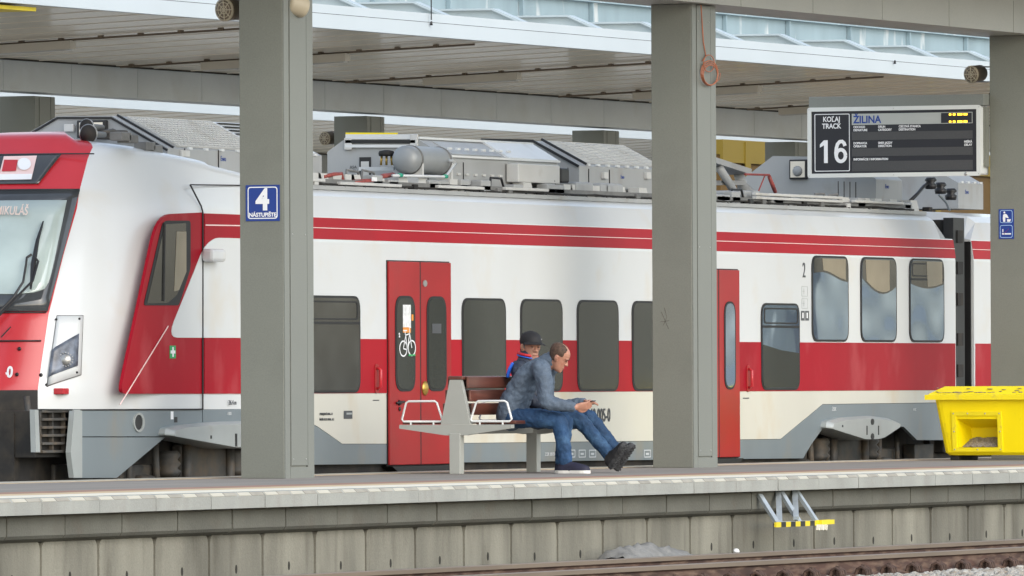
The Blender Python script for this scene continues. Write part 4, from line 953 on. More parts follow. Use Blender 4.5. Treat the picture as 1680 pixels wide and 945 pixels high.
# bicycle pictogram
b = MB(); qa_ = S(655.5, 572, YT); qb_ = S(669.5, 571, YT); y = YS - .001
def bring(c, rx, rz, w=.014):
    ou = [(c.x + rx * math.cos(a * math.pi / 12), c.z + rz * math.sin(a * math.pi / 12)) for a in range(24)]; i2 = [(c.x + (rx - w) * math.cos(a * math.pi / 12), c.z + (rz - w) * math.sin(a * math.pi / 12)) for a in range(24)]
    ring(b, ou, i2, y, y + .002, 'y')
bring(qa_, .095, .080); bring(qb_, .095, .080)
def bb_(p, q, w=.012):
    P_, Q_ = Vector((p[0], y + .001, p[1])), Vector((q[0], y + .001, q[1])); b.cbar(P_, Q_, .002, w, (Q_ - P_).cross(Vector((0, 1, 0))))
ax, az, bx_, bz = qa_.x, qa_.z, qb_.x, qb_.z
s1 = (ax + .06, az + .13); s2 = (bx_ - .05, bz + .14); bk = ((ax + bx_) / 2 - .01, az - .01)
bb_((ax, az), s1); bb_(s1, bk); bb_(s1, s2); bb_(bk, s2); bb_((bx_, bz), s2); bb_((ax, az), bk); bb_(s2, (s2[0] - .01, s2[1] + .06)); bb_((s2[0] - .07, s2[1] + .07), (s2[0] + .03, s2[1] + .06)); bb_((s1[0] - .02, s1[1] + .04), (s1[0] - .01, s1[1])); bb_((s1[0] - .06, s1[1] + .045), (s1[0] + .03, s1[1] + .045))
b.build('bicycle_pictogram', m_signw, TR)
stick(664, 675, 581.5, 584, m_signgreen, 'notice', YS - .003)
q = S(648, 553, YT); text('2', (q.x, YS - .001, q.z), (1, 0, 0), (0, 0, 1), .04, m_signw, 'numeral', TR, off=.003)
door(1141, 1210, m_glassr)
# grab handles
def grab(px, zc):
    x = XS(px, zc); b = MB(); b.prism(rrect(x - .05, x + .05, zc - .14, zc + .14, .05), YT - .012, YT - .0045, 'y'); g_ = b.build('grab_recess', m_reddoor, TR)
    b = MB(); b.tube([(x, YT - .015, zc - .1), (x, YT - .05, zc - .08), (x, YT - .05, zc + .08), (x, YT - .015, zc + .1)], .016, 8); b.build('grab_handle', m_redlight, g_)
grab(617, .90); grab(1226.5, .89)
# lettering on the train side
def stext(s, px, py, h, mat, name='side_lettering', xs=1., off=0., al='LEFT', y=YT - .004):
    q = S(px, py, YT); return text(s, (q.x, y, q.z), (1, 0, 0), (0, 0, 1), h, mat, name, TR, xs=xs, off=off, align=al, depth=.002)
stext('A 660 005-0', 1001, 691, .135, m_ink, 'fleet_number', .80, .002, 'RIGHT')
stext('2', 1316, 455, .165, m_ink, 'class_numeral', .85, .0)
stext('ZVEREJNENÉ 04/16, 1.2', 524, 681, .022, m_ink, xs=1.0, y=YT - .002); stext('ĎALŠIA TECH. PREHL. 11.2', 524, 690, .022, m_ink, xs=.95, y=YT - .002)
stick(564, 578, 674, 687, m_ink, 'notice', YT - .002); stick(568, 577, 677, 680, m_fair, 'notice', YT - .004)
stext('26.4 m', 372, 664, .045, m_ink, y=YT - .020); stext('-1500-', 372, 681, .03, m_inkl, y=YT - .002)
stext('ŽSSK', 1365, 674, .04, m_inkl, y=YT - .002); stext('4 MC', 1498, 674, .03, m_inkl, y=YT - .002); stext('ZSSK 660 SK', 894, 748, .035, m_inkl, y=YT - .002); stext('400 V', 872, 742, .03, m_inkl, y=YT - .002); stext('50 Hz', 872, 748, .03, m_inkl, y=YT - .002)
# small outline pictograms on the grey skirt
for px in (938, 955, 972, 1062):
    q = S(px, 745, YT); b = MB(); ring(b, rrect(q.x - .09, q.x + .09, q.z - .035, q.z + .045, .01), rrect(q.x - .078, q.x + .078, q.z - .025, q.z + .035, .008), YT - .002, YT + .001, 'y'); b.box(q.x - .04, q.x + .04, YT - .002, YT + .001, q.z - .008, q.z + .012); b.build('pictogram', m_inkl, TR)
for px, py in ((1320, 478), (1320, 498)):
    q = S(px, py, YT); b = MB(); ring(b, rrect(q.x - .09, q.x + .09, q.z - .055, q.z + .055, .01), rrect(q.x - .082, q.x + .082, q.z - .049, q.z + .049, .008), YT - .002, YT, 'y'); b.box(q.x - .06, q.x + .0, YT - .002, YT, q.z - .002, q.z + .004); b.box(q.x - .03, q.x - .02, YT - .003, YT - .0021, q.z - .03, q.z + .03); b.build('pictogram', m_fair, TR)
for px in (1317, 1324): stick(px - 3, px + 3, 510, 526, m_ink, 'pictogram', YT - .002); stick(px - 1, px + 1, 513, 522, m_signw, 'pictogram', YT - .003)
stick(280, 284.5, 675, 688, m_signw, 'notice', YT - .001); stick(286, 291, 684, 693, m_black, 'notice', YT - .001)
stick(612, 622, 656, 657.5, m_ink, 'sticker', YT - .001); stick(1219, 1229, 652.5, 654, m_ink, 'sticker', YT - .001)
# gutter along the roof edge
b = MB(); b.box(XB0, XB1 - .4, YT + .19, YT + .26, 2.705, 2.745); b.build('roof_gutter', m_roofgrey, TR)

# ------------------------------------------------------------ roof equipment of the train
YR = YT + .5
def unit(near, ppx, px_end, mat, name, chamfer_mat=None, yn=YR, parent=TR):
    # end profile ppx measured on the plane across the track through the near corner (px, py)
    X = S(near[0], near[1], yn).x; pr = [F(px, py, X) for px, py in ppx]; pr = [(p.y, p.z) for p in pr]
    pr = [(pr[0][0], 2.81)] + pr + [(pr[-1][0], 2.81)]
    Xe = XS(px_end, 3.0, yn); b = MB(); b.prism(pr, X, Xe, 'x'); ob = b.build(name, mat, parent); return X, Xe, pr, ob
def slope_panel(X0_, X1_, pr, i, mat, name, parent, ins=.04, lift=.012, u0=0.05, u1=.95):
    a = Vector((0, pr[i][0], pr[i][1])); c = Vector((0, pr[i + 1][0], pr[i + 1][1])); d = c - a; n = Vector((0, -d.z, d.y)).normalized()
    if n.y > 0 or n.z < 0: n = -n if n.z < 0 else n
    p0 = a + d * u0; p1 = a + d * u1; b = MB()
    vs = []
    for l in (0.001, lift): vs += [Vector((X0_, p0.y, p0.z)) + n * l, Vector((X1_, p0.y, p0.z)) + n * l, Vector((X1_, p1.y, p1.z)) + n * l, Vector((X0_, p1.y, p1.z)) + n * l]
    b.add(vs, [(0, 1, 2, 3), (4, 7, 6, 5), (0, 4, 5, 1), (1, 5, 6, 2), (2, 6, 7, 3), (3, 7, 4, 0)])
    return b, p0, p1, n
def grid_panel(X0_, X1_, pr, i, mat, parent, nx, nz, u0=.06, u1=.94):
    b, p0, p1, n = slope_panel(X0_, X1_, pr, i, mat, 'x', parent, u0=u0, u1=u1)
    for k in range(nx + 1):
        x = X0_ + (X1_ - X0_) * k / nx; b.cbar(Vector((x, p0.y, p0.z)) + n * .018, Vector((x, p1.y, p1.z)) + n * .018, .008, .008)
    for k in range(nz + 1):
        p = p0 + (p1 - p0) * k / nz; b.cbar(Vector((X0_, p.y, p.z)) + n * .02, Vector((X1_, p.y, p.z)) + n * .02, .008, .008)
    return b.build('grille_panel', mat, parent)
def rivets(X0_, X1_, y, z, n, parent, mat=m_roofwhite):
    for k in range(n): x = X0_ + (X1_ - X0_) * (k + .5) / n; b = MB(); b.bbox(x - .035, x + .035, y - .02, y + .01, z - .012, z + .012, .004); b.build('catch', mat, parent)
# A: air conditioning behind the cab
X, Xe, pr, A = unit((275, 243), [(275, 243), (183, 190), (95, 190), (50, 216)], 528, m_roofgrey, 'roof_unit')
grid_panel(X + .25, X + 2.1, pr, 1, m_rooflight, A, 22, 12)
b, p0, p1, n = slope_panel(X + 2.12, Xe - .1, pr, 1, None, 'x', A); A2 = b.build('louvre_frame', m_roofwhite, A)
b = MB()
for k in range(8): p = p0 + (p1 - p0) * (k + .5) / 8; b.cbar(Vector((X + 2.2, p.y, p.z)) + n * .016, Vector((Xe - .15, p.y, p.z)) + n * .016, .05, .012)
b.build('louvre', m_black, A)
b = MB(); P1 = Vector((X - .004, pr[1][0], pr[1][1])); P2 = Vector((X - .004, pr[2][0], pr[2][1])); P3 = Vector((X - .004, pr[3][0], pr[3][1])); P4 = Vector((X - .004, pr[4][0], pr[4][1]))
for P, Q in ((P1, P2), (P2, P3), (P3, P4)): b.cbar(P + Vector((0, 0, -.02)), Q + Vector((0, 0, -.02)), .02, .018, (1, 0, 0)); 
b.cbar(P1 + Vector((.12, -.005, .01)), P2 + Vector((.12, -.005, .01)), .02, .02, (1, 0, 0)); b.build('seal', m_black, A)
rivets(X + .3, Xe, pr[1][0], pr[1][1] + .005, 9, A)
b = MB(); q0 = F(130, 198, X); q1 = F(178, 226, X); b.bbox(X - .06, X, q1.y, q0.y, q1.z, q0.z, .01); w_ = b.build('inspection_hatch', m_black, A)
b = MB(); b.box(X - .066, X - .0605, q1.y + .03, q0.y - .03, q1.z + .025, q0.z - .02); b.build('hatch_panel', m_soffit, w_)
b = MB(); q0 = F(108, 204, X); q1 = F(124, 216, X); b.bbox(X - .05, X, q1.y, q0.y, q1.z, q0.z, .008); b.build('junction_box', m_rooflight, A)
b = MB(); b.tube([F(60, 214, X - .02), F(88, 196, X - .02)], .008, 6); b.build('cable', m_black, A)
q = S(300, 252, YR - .002); b = MB(); b.bbox(q.x - .08, q.x + .1, YR - .03, YR, q.z - .03, q.z + .03, .005); b.build('latch', m_rooflight, A)
q = S(362, 264, YR - .003); text('Ewo', (q.x, YR - .003, q.z), (1, 0, 0), (0, 0, 1), .05, m_dispblue, 'unit_lettering', A)
# horns on the cab roof
Xh = xn(3.0) + .55
for px, py, r in ((146, 220, .092), (143, 208, .075)):
    c = F(px, py, Xh + (0 if r > .09 else .3)); b = MB(); b.lathe(c, (-1, .05, 0), [(-.3, .025), (-.12, .03), (-.05, .05), (-.02, r * .9), (0, r), (.01, r * .96), (.005, r * .9)], 24); h = b.build('horn', m_roofdark, TR); b = MB(); b.lathe(c, (-1, .05, 0), [(.0, r), (.012, r * 1.03), (.014, r * .97), (.008, r * .95)], 24); b.build('horn_rim', m_steel, h)
    b = MB(); b.lathe(c + Vector((-.013, 0, 0)), (-1, .05, 0), [(0, r * .93), (.003, r * .93)], 20); b.build('grille', m_under, h)
b = MB(); p = F(178, 218, Xh + .6); b.bbox(p.x - .1, p.x + .3, p.y - .06, p.y + .1, p.z - .06, p.z + .03, .01); b.tube([F(160, 220, Xh + .2), F(185, 214, Xh + .6), F(215, 226, Xh + 1.0)], .02, 8); b.build('horn_mount', m_bogie, TR)
for px, py in ((200, 222), (212, 226), (240, 238), (252, 243)): p = S(px, py, YT + .4); b = MB(); b.bbox(p.x - .1, p.x + .1, p.y - .05, p.y + .08, p.z - .05, p.z + .03, .01); b.build('roof_fitting', m_roofdark, TR)
# B: unit with tank
X, Xe, pr, B = unit((730, 256), [(730, 256), (683, 226.5), (568, 226.5), (537, 249)], 915, m_roofgrey, 'roof_unit')
XBu = X
b, p0, p1, n = slope_panel(X + .25, X + 1.5, pr, 1, None, 'x', B, u0=.1, u1=.8); b.build('slope_cover', m_roofgrey, B)
b, p0, p1, n = slope_panel(X + 1.6, Xe, pr, 1, None, 'x', B, u0=.0, u1=1.0, lift=.02); b.build('white_cover', m_roofwhite, B)
b = MB(); b.box(X, Xe, pr[1][0] - .03, pr[1][0] + .05, pr[1][1] - .01, pr[1][1] + .012); b.box(X, Xe, pr[2][0] - .04, pr[2][0] + .04, pr[2][1] - .01, pr[2][1] + .014); b.build('flange', m_roofwhite, B)
rivets(X, X + 1.7, YR, 2.93, 8, B, m_rooflight); rivets(X, X + 1.7, YR, 3.18, 8, B)
b = MB(); P = [Vector((X - .01, p[0], p[1])) for p in pr[1:5]]
b.cbar(P[1] + Vector((0, 0, -.035)), P[2] + Vector((0, 0, -.035)), .03, .04, (1, 0, 0)); b.build('seal', m_black, B)
b = MB(); b.cbar(P[1] + Vector((0, 0, .012)), P[2] + Vector((0, 0, .012)), .05, .02, (1, 0, 0)); b.cbar(P[1] + Vector((-.01, 0, -.08)), P[2] + Vector((-.01, 0, -.08)), .03, .022, (1, 0, 0)); b.build('edge_rail', m_roofwhite, B)
b = MB(); b.cbar(P[1] + Vector((-.0, .2, .03)), P[2] + Vector((-.0, 0, .03)), .05, .012, (1, 0, 0)); b.build('yellow_strip', m_yellowlid, B)
b = MB()
for px, py in ((571, 236), (679, 230)): q = F(px, py, X - .02); b.bbox(X - .03, X, q.y - .04, q.y + .04, q.z - .06, q.z + .06, .006)
b.build('lifting_lug', m_rooflight, B)
b = MB(); q0 = F(590, 258, X); q1 = F(609, 296, X); b.box(X - .008, X - .001, q1.y, q0.y, q1.z, q0.z); h_ = b.build('opening', m_black, B)
b = MB(); q0 = F(593, 265, X); q1 = F(606, 292, X); b.box(X - .014, X - .009, q1.y, q0.y, q1.z, q0.z); b.build('opening_flap', m_rooflight, h_)
q = F(574, 283, X); text('XCH', (X - .004, q.y, q.z), (0, -1, 0), (0, 0, 1), .03, m_ink, 'unit_lettering', B)
text('A5A', (X - .004, q.y, q.z + .04), (0, -1, 0), (0, 0, 1), .03, m_ink, 'unit_lettering', B)
# tank
yt_ = F(676, 262, X - .8).y; c0 = S(668, 262, yt_); r = .138
b = MB(); b.lathe((c0.x - .05, yt_, c0.z), (1, 0, 0), [(-.07, .02), (-.065, .06), (-.05, .1), (-.03, .125), (0, r), (.05, r), (.86, r), (.91, .12), (.94, .05)], 32); tk = b.build('air_tank', m_tank, TR)
for d in (.1, .80): b = MB(); b.lathe((c0.x - .05 + d, yt_, c0.z), (1, 0, 0), [(0, r + .008), (.03, r + .008)], 32); b.build('tank_strap', m_roofdark, tk)
b = MB(); b.box(c0.x + .05, c0.x + .09, yt_ - .14, yt_ + .14, 2.8, c0.z - .02); b.build('tank_stand', m_rooflight, TR); b = MB(); b.box(c0.x + .77, c0.x + .81, yt_ - .14, yt_ + .14, 2.8, c0.z - .02); b.build('tank_stand', m_rooflight, TR)
b = MB(); c = F(634, 251, X - .9); b.lathe(c, (0, 0, 1), [(-.03, .075), (0, .08), (.02, .07), (.03, .02)], 16); b.build('valve_cap', m_under, TR)
b = MB()
for dx in (-.05, 0, .05): b.tube([c + Vector((0, dx, -.02)), c + Vector((0, dx * 1.2, -.12))], .012, 8)
b.build('valve', m_brass, TR)
b = MB(); a = F(590, 277, X - .7); c2 = F(647, 277, X - .7); b.cbar(a, c2, .04, .036); b.build('bracket_bar', m_roofwhite, TR)
b = MB(); b.tube([S(644, 288, yt_ - .22), S(731, 290, yt_ - .22), S(748, 268, yt_ - .22), S(744, 264, yt_ - .22), S(729, 264, yt_ - .05)], .014, 8); b.build('air_pipe', m_white, TR)
for px, py in ((657, 287.5), (731, 289.5)): b = MB(); q = S(px, py, yt_ - .22); b.lathe(q + Vector((-.04, 0, 0)), (1, 0, 0), [(0, .02), (.07, .02)], 10); b.build('pipe_clamp', m_green, TR)
b = MB(); b.tube([S(579, 299, YT + .32), S(610, 297, YT + .32), S(628, 289, YT + .34), S(645, 286.5, YT + .36)], .024, 8); b.tube([S(530, 290, YT + .35), S(548, 286, YT + .35), S(560, 285, YT + .35), S(563, 300, YT + .33)], .020, 8); b.build('red_hose', m_hose, TR)
b = MB(); q = S(613, 294, YT + .30); b.box(q.x - .06, q.x + .06, YT + .29, YT + .295, q.z - .02, q.z + .02); b.build('hose_tag', m_signw, TR)
# protruding beige box and its bracket
q0 = S(851, 268, YR - .15); q1 = S(919, 302, YR - .15); b = MB(); b.bbox(q0.x, q1.x, YR - .15, YR - .01, q1.z, q0.z, .012); bx2 = b.build('control_box', m_rooflight, TR)
b = MB(); q0 = S(921, 277, YR - .12); b.bbox(q0.x, q0.x + .22, YR - .12, YR, q0.z - .14, q0.z + .01, .02); b.build('connector', m_black, TR)
# C
X, Xe, pr, Cc = unit((950, 272), [(950, 272), (876, 231), (790, 229), (760, 250)], 1098, m_roofgrey, 'roof_unit')
grid_panel(X + .25, Xe - .15, pr, 1, m_rooflight, Cc, 6, 12, .12, .94)
b = MB(); P = [Vector((X - .01, p[0], p[1])) for p in pr[1:5]]
b.cbar(P[0] + Vector((.0, 0, -.005)), P[1] + Vector((.0, 0, -.005)), .025, .022, (1, 0, 0)); b.cbar(P[0] + Vector((.16, -.02, .02)), P[1] + Vector((.16, -.02, .02)), .025, .022, (1, 0, 0)); b.cbar(P[1], P[2], .025, .015, (1, 0, 0)); b.build('seal', m_black, Cc)
rivets(X + .1, Xe, YR, pr[1][1] + .015, 9, Cc)
for px in (992, 1062): q = S(px, 288, YR - .02); b = MB(); b.bbox(q.x - .05, q.x + .06, YR - .04, YR, q.z - .035, q.z + .035, .006); b.build('latch', m_rooflight, Cc)
q = S(1018, 293, YR); text('Ewo', (q.x, YR - .003, q.z), (1, 0, 0), (0, 0, 1), .04, m_dispblue, 'unit_lettering', Cc)
# D right-hand units
X, Xe, pr, D_ = unit((1437, 294), [(1437, 294), (1395, 258), (1268, 256), (1222, 291)], 1480, m_roofgrey, 'roof_unit')
q0 = F(1297, 262, X); q1 = F(1326, 294, X); b = MB(); b.bbox(X - .05, X, q1.y, q0.y, q1.z, q0.z, .01); w_ = b.build('fan_frame', m_black, D_)
b = MB(); b.box(X - .058, X - .0505, q1.y + .02, q0.y - .02, q1.z + .02, q0.z - .02); b.build('fan_plate', m_soffit, w_); b = MB(); b.lathe((X - .06, (q0.y + q1.y) / 2, (q0.z + q1.z) / 2 - .02), (-1, 0, 0), [(0, .06), (.03, .04)], 12); b.build('fan_motor', m_roofgrey, w_)
q = S(1452, 309, YR); text('Ewo', (q.x, YR - .003, q.z), (1, 0, 0), (0, 0, 1), .05, m_dispblue, 'unit_lettering', D_)
X, Xe, pr, E_ = unit((1572, 300), [(1572, 300), (1545, 284), (1490, 280), (1460, 300)], 1613, m_roofgrey, 'roof_unit')
q = S(1583, 318, YR); text('Ewo', (q.x, YR - .003, q.z), (1, 0, 0), (0, 0, 1), .05, m_dispblue, 'unit_lettering', E_)
rivets(X, Xe, YR, pr[1][1] + .01, 4, E_)
b = MB(); pts = [S(1493, 330, YT + .4), S(1505, 318, YT + .4), S(1515, 306, YT + .4), S(1527, 297, YT + .4)]; b.tube(pts, .02, 8)
b.build('insulator_cable', m_black, TR)
for px, py in ((1527, 300), (1543, 308), (1560, 318)): q = S(px, py, YT + .38); b = MB(); b.lathe(q, (0, 0, 1), [(-.07, .06), (-.02, .07), (0, .04), (.03, .07), (.06, .05)], 12); b.build('insulator', m_black, TR)
b = MB(); b.tube([S(1541, 320, YT + .36), S(1552, 332, YT + .36), S(1558, 345, YT + .36)], .014, 8); b.build('grey_cable', m_grey, TR)
# folded pantograph near the middle column
b = MB(); q = S(1195, 285, YT + .8)
b.cbar(S(1150, 262, YT + .8), S(1212, 282, YT + .8), .3, .06); b.cbar(S(1176, 300, YT + .8), S(1215, 300, YT + .8), .1, .05)
b.tube([S(1212, 285, YT + .8), S(1218, 305, YT + .8), S(1240, 328, YT + .7)], .06, 8); b.tube([S(1180, 275, YT + .7), S(1196, 300, YT + .7), S(1212, 328, YT + .7)], .045, 8)
for px in (1186, 1200, 1214, 1228): q = S(px, 322, YT + .5); b.bbox(q.x - .09, q.x + .09, YT + .4, YT + .7, 2.81, q.z + .06, .02)
b.build('pantograph', m_roofgrey, TR)
b = MB(); b.tube([S(1222, 286, YT + .5), S(1262, 287, YT + .5), S(1270, 305, YT + .5)], .012, 6); b.tube([S(1255, 288, YT + .5), S(1241, 322, YT + .5)], .008, 6); b.tube([S(1262, 290, YT + .5), S(1272, 315, YT + .5)], .022, 8); b.build('pantograph_arm', m_hose, TR)
q = S(1262, 330, YT + .35); b = MB(); b.bbox(q.x - .2, q.x + .2, YT + .3, YT + .45, q.z - .02, q.z + .04, .01); b.build('junction_box', m_under, TR)
rc = random.Random(21)
for U, xa_u, xb_u in ((A, 300, 520), (B, 735, 850), (Cc, 955, 1090), (D_, 1440, 1478)):      # sheet seams and the shadow gap under each unit
    for k in range(4):
        x = XS(xa_u + (xb_u - xa_u) * (k + .5) / 4, 3.0); b = MB(); b.box(x - .008, x + .008, YR - .006, YR - .001, 2.86, 3.05); b.build('sheet_seam', m_under, U)
    b = MB(); b.box(XS(xa_u - 20, 2.9), XS(xb_u, 2.9), YR - .01, YR - .001, 2.80, 2.835); b.build('base_gap', m_black, U)
for k in range(7):
    px = rc.uniform(540, 1040) if k < 4 else rc.uniform(1250, 1520); x = XS(px, 2.85); b = MB(); y_ = YT + .36
    b.tube([(x, y_, 2.77), (x + .08, y_ + .02, 2.88 + rc.uniform(0, .05)), (x + .3, y_, 2.90), (x + .45, y_ + .03, 2.79)], .013, 6); b.build('roof_hose', m_black if k % 2 else m_roofdark, TR)
# channel rails and clutter along the roof edge
rc = random.Random(21)
b = MB()
for a_, c_, z in ((520, 575, 2.80), (600, 700, 2.78), (760, 835, 2.79), (870, 940, 2.80), (1278, 1420, 2.86), (1278, 1420, 2.82), (1440, 1520, 2.83)):
    b = MB(); b.bbox(XS(a_, z), XS(c_, z), YT + .26, YT + .31, z - .018, z + .012, .006); b.build('cable_duct', m_rooflight, TR)
for k in range(62):
    px = 525 + k * 17 + rc.uniform(-6, 6); x = XS(px, 2.8); kind = rc.random(); b = MB()
    if 1040 < px < 1180 and rc.random() < .6: continue
    if kind < .45: b.prism([(x - .16, 2.74), (x + .12, 2.74), (x + .04, 2.74 + .13), (x - .16, 2.74 + .13)], YT + .34, YT + .46, 'y'); mt = m_rooflight; nm = 'support_bracket'
    elif kind < .75: b.bbox(x - .12, x + .12, YT + .3, YT + .42, 2.75, 2.83 + rc.uniform(0, .05), .012); mt = m_roofgrey; nm = 'roof_box'
    else: b.bbox(x - .05, x + .05, YT + .27, YT + .36, 2.75, 2.80, .008); mt = rc.choice([m_under, m_rooflight, m_black, m_roofdark]); nm = 'roof_fitting'
    b.build(nm, mt, TR)
for px in (1000, 1008, 1016, 1040, 1047, 1055, 1065): x = XS(px, 2.85); b = MB(); b.bbox(x - .10, x + .10, YT + .32, YT + .45, 2.76, 2.90, .03); b.build('roof_box', m_roofgrey, TR)
b = MB(); pts = [Vector((XS(px, 2.77), YT + .29 + rc.uniform(-.02, .02), 2.765 + rc.uniform(-.008, .012))) for px in range(520, 1560, 20)]; b.tube(pts, .010, 6); b.build('roof_cable', m_under, TR)
for px in range(530, 1550, 33): x = XS(px, 2.74); b = MB(); b.lathe((x, YT + .2, 2.735), (0, 0, 1), [(0, .012), (.02, .01)], 6); b.build('roof_bolt', m_black, TR)

# ------------------------------------------------------------ bench
bx0 = 81.5; byc = 35.16; SZ = .463; BL = 1.85
bench = thing('platform_bench', (bx0 + BL / 2, byc, 0), 'double sided platform bench with dark wooden slats and grey metal frames', 'bench')
def bframe(x, full=True):
    b = MB()
    b.bbox(x - .05, x + .05, byc - .055, byc + .055, 0, SZ - .08, .006); b.build('leg', m_benchm, bench)
    b = MB(); b.prism([(byc - .57, SZ), (byc + .57, SZ), (byc + .57, SZ - .035), (byc + .1, SZ - .10), (byc - .1, SZ - .10), (byc - .57, SZ - .035)], x - .04, x + .04, 'x'); b.build('seat_beam', m_benchm, bench)
    b = MB(); b.prism([(byc - .15, SZ + .001), (byc + .15, SZ + .001), (byc + .055, SZ + .42), (byc - .055, SZ + .42)], x - .03, x + .03, 'x'); b.build('back_support', m_benchm, bench)
    for s_ in (-1, 1):
        if full:
            yi, yo = byc + s_ * .145, byc + s_ * .56
            b = MB(); pts = [(x, yi + s_ * .0, SZ + .045), (x, yi + s_ * .015, SZ + .03), (x, yo - s_ * .02, SZ + .03), (x, yo, SZ + .05), (x, yo - s_ * .045, SZ + .205), (x, yo - s_ * .07, SZ + .22), (x, yi + s_ * .075, SZ + .22), (x, yi + s_ * .055, SZ + .205), (x, yi, SZ + .045)]
            b.tube(pts, .0105, 8, cap=False)
            for f_ in (.22, .78): yy = yi + (yo - yi) * f_; b.tube([(x, yy, SZ), (x, yy, SZ + .03)], .009, 6)
            b.build('armrest', m_arm, bench)
bframe(bx0); bframe(bx0 + BL)
for s_ in (-1, 1):
    for k in range(4):
        y0 = byc + s_ * (.17 + k * .105); b = MB(); ya_, yb4 = sorted((y0, y0 + s_ * .092)); b.bbox(bx0 + .05, bx0 + BL - .05, ya_, yb4, SZ + .004, SZ + .038, .008); b.build('seat_slat', m_wood, bench)
    for k in range(3):
        z0 = SZ + .09 + k * .125; yo = .135 - (z0 - SZ) / .42 * .085; b = MB(); ya_, yb4 = sorted((byc + s_ * (yo + .015), byc + s_ * (yo + .04))); b.bbox(bx0 + .035, bx0 + BL - .035, ya_, yb4, z0, z0 + .11, .008); b.build('back_slat', m_wood, bench)
b = MB(); b.bbox(bx0 - .03, bx0 + BL + .03, byc - .075, byc + .075, SZ + .421, SZ + .455, .008); b.build('top_rail', m_wood, bench)
b = MB(); b.box(bx0 + .05, bx0 + BL - .05, byc - .02, byc + .02, SZ - .09, SZ - .04); b.build('spine_beam', m_benchm, bench)

# ------------------------------------------------------------ grit bin
Xq = 95.6
def bp_(px, py, X=Xq): p = F(px, py, X); return p
q = bp_(1520, 650); tl = bp_(1531, 655); bl = bp_(1545, 745)
yL = tl.y; yLb = bl.y; wtop = 1.28; yR = yL - wtop; yRb = yR + (yL - yLb) * 1.0; zt = bp_(1531, 655).z; zb = bp_(1545, 747).z; dpt = .85
gb = thing('grit_bin', (Xq + dpt / 2, (yL + yR) / 2, 0), 'yellow plastic grit bin with an open hatch on the platform', 'grit bin')
def binshell():
    b = MB(); b.smooth = False
    def rg(z, yl, yr, xa_, xb_): return rpoly([(xa_, yl), (xa_, yr), (xb_, yr), (xb_, yl)], .09, 4), z
    rs_ = [rg(zb, yLb - .03, yRb + .03, Xq + .09, Xq + dpt - .09), rg(zb + .03, yLb, yRb, Xq + .06, Xq + dpt - .06), rg(zt, yL, yR, Xq, Xq + dpt)]
    n = len(rs_[0][0]); vs = [(p[0], p[1], z) for r_, z in rs_ for p in r_]; fs = [(i * n + k, i * n + (k + 1) % n, (i + 1) * n + (k + 1) % n, (i + 1) * n + k) for i in range(2) for k in range(n)]
    # leave the hatch opening out of the front face later: build front with a real recess
    fs += [list(range(n - 1, -1, -1)), [2 * n + k for k in range(n)]]; b.add(vs, fs); return b
sh = binshell().build('container', m_yellow, gb)
# hatch: recessed box cut with a boolean cutter
h0 = bp_(1567, 682); h1 = bp_(1636, 734); cut = MB()
cut.add([(Xq - .1, h0.y, h1.z), (Xq - .1, h1.y, h1.z), (Xq - .1, h1.y, h0.z), (Xq - .1, h0.y, h0.z), (Xq + .34, h0.y - .06, h1.z + .0), (Xq + .34, h1.y + .04, h1.z + .0), (Xq + .34, h1.y + .04, h0.z - .13), (Xq + .34, h0.y - .06, h0.z - .13)],
        [(0, 3, 2, 1), (4, 5, 6, 7), (0, 1, 5, 4), (1, 2, 6, 5), (2, 3, 7, 6), (3, 0, 4, 7)])
co = cut.build('cutter', m_yellow); sh.data.update()
md = sh.modifiers.new('b', 'BOOLEAN'); md.operation = 'DIFFERENCE'; md.object = co; md.solver = 'EXACT'
dg = bpy.context.evaluated_depsgraph_get(); dg.update(); me = bpy.data.meshes.new_from_object(sh.evaluated_get(dg)); sh.modifiers.clear(); sh.data = me; bpy.data.objects.remove(co)
b = MB(); e = .045; xf = Xq + .02
def hx(z): return Xq + (zt - z) / (zt - zb) * .06
ou = [(h0.y + e, h1.z - e), (h1.y - e, h1.z - e), (h1.y - e, h0.z + e), (h0.y + e, h0.z + e)]; i2 = [(h0.y, h1.z), (h1.y, h1.z), (h1.y, h0.z), (h0.y, h0.z)]
vs = []
for st_, l in ((ou, .012), (i2, .012), (ou, -.004), (i2, -.004)): vs += [(hx(p[1]) - l, p[0], p[1]) for p in st_]
fs = []
for i in range(4): j = (i + 1) % 4; fs += [(i, j, 4 + j, 4 + i), (8 + i, 12 + i, 12 + j, 8 + j), (i, 8 + i, 8 + j, j), (4 + i, 4 + j, 12 + j, 12 + i)]
b.add(vs, fs); b.build('hatch_frame', m_yellowlid, gb)
for p in [(h0.y + e / 2, h1.z - e / 2), (h1.y - e / 2, h1.z - e / 2), (h1.y - e / 2, h0.z + e / 2), (h0.y + e / 2, h0.z + e / 2), ((h0.y + h1.y) / 2 - .1, h0.z + e / 2), ((h0.y + h1.y) / 2 + .1, h0.z + e / 2), ((h0.y + h1.y) / 2, h1.z - e / 2), (h0.y + e / 2, (h0.z + h1.z) / 2), (h1.y - e / 2, (h0.z + h1.z) / 2)]:
    b = MB(); b.lathe((hx(p[1]) - .012, p[0], p[1]), (-1, 0, 0), [(0, .009), (.004, .007)], 8); b.build('rivet', m_steel, gb)
b = MB(); gr = random.Random(4)
for i in range(14):
    for k in range(9):
        pass
n1, n2 = 22, 10; vs = []
for i in range(n1 + 1):
    for k in range(n2 + 1):
        v = k / n2; y = h0.y - .01 - (h0.y - h1.y - .02) * i / n1; hgt = h1.z + .006 + v * .10 + gr.uniform(-.006, .006) - (.04 * max(0, 1 - i / 5)); vs.append((hx(h1.z) + .012 + v * .24, y - (.02 if i == 0 else 0), max(hgt, h1.z + .004)))
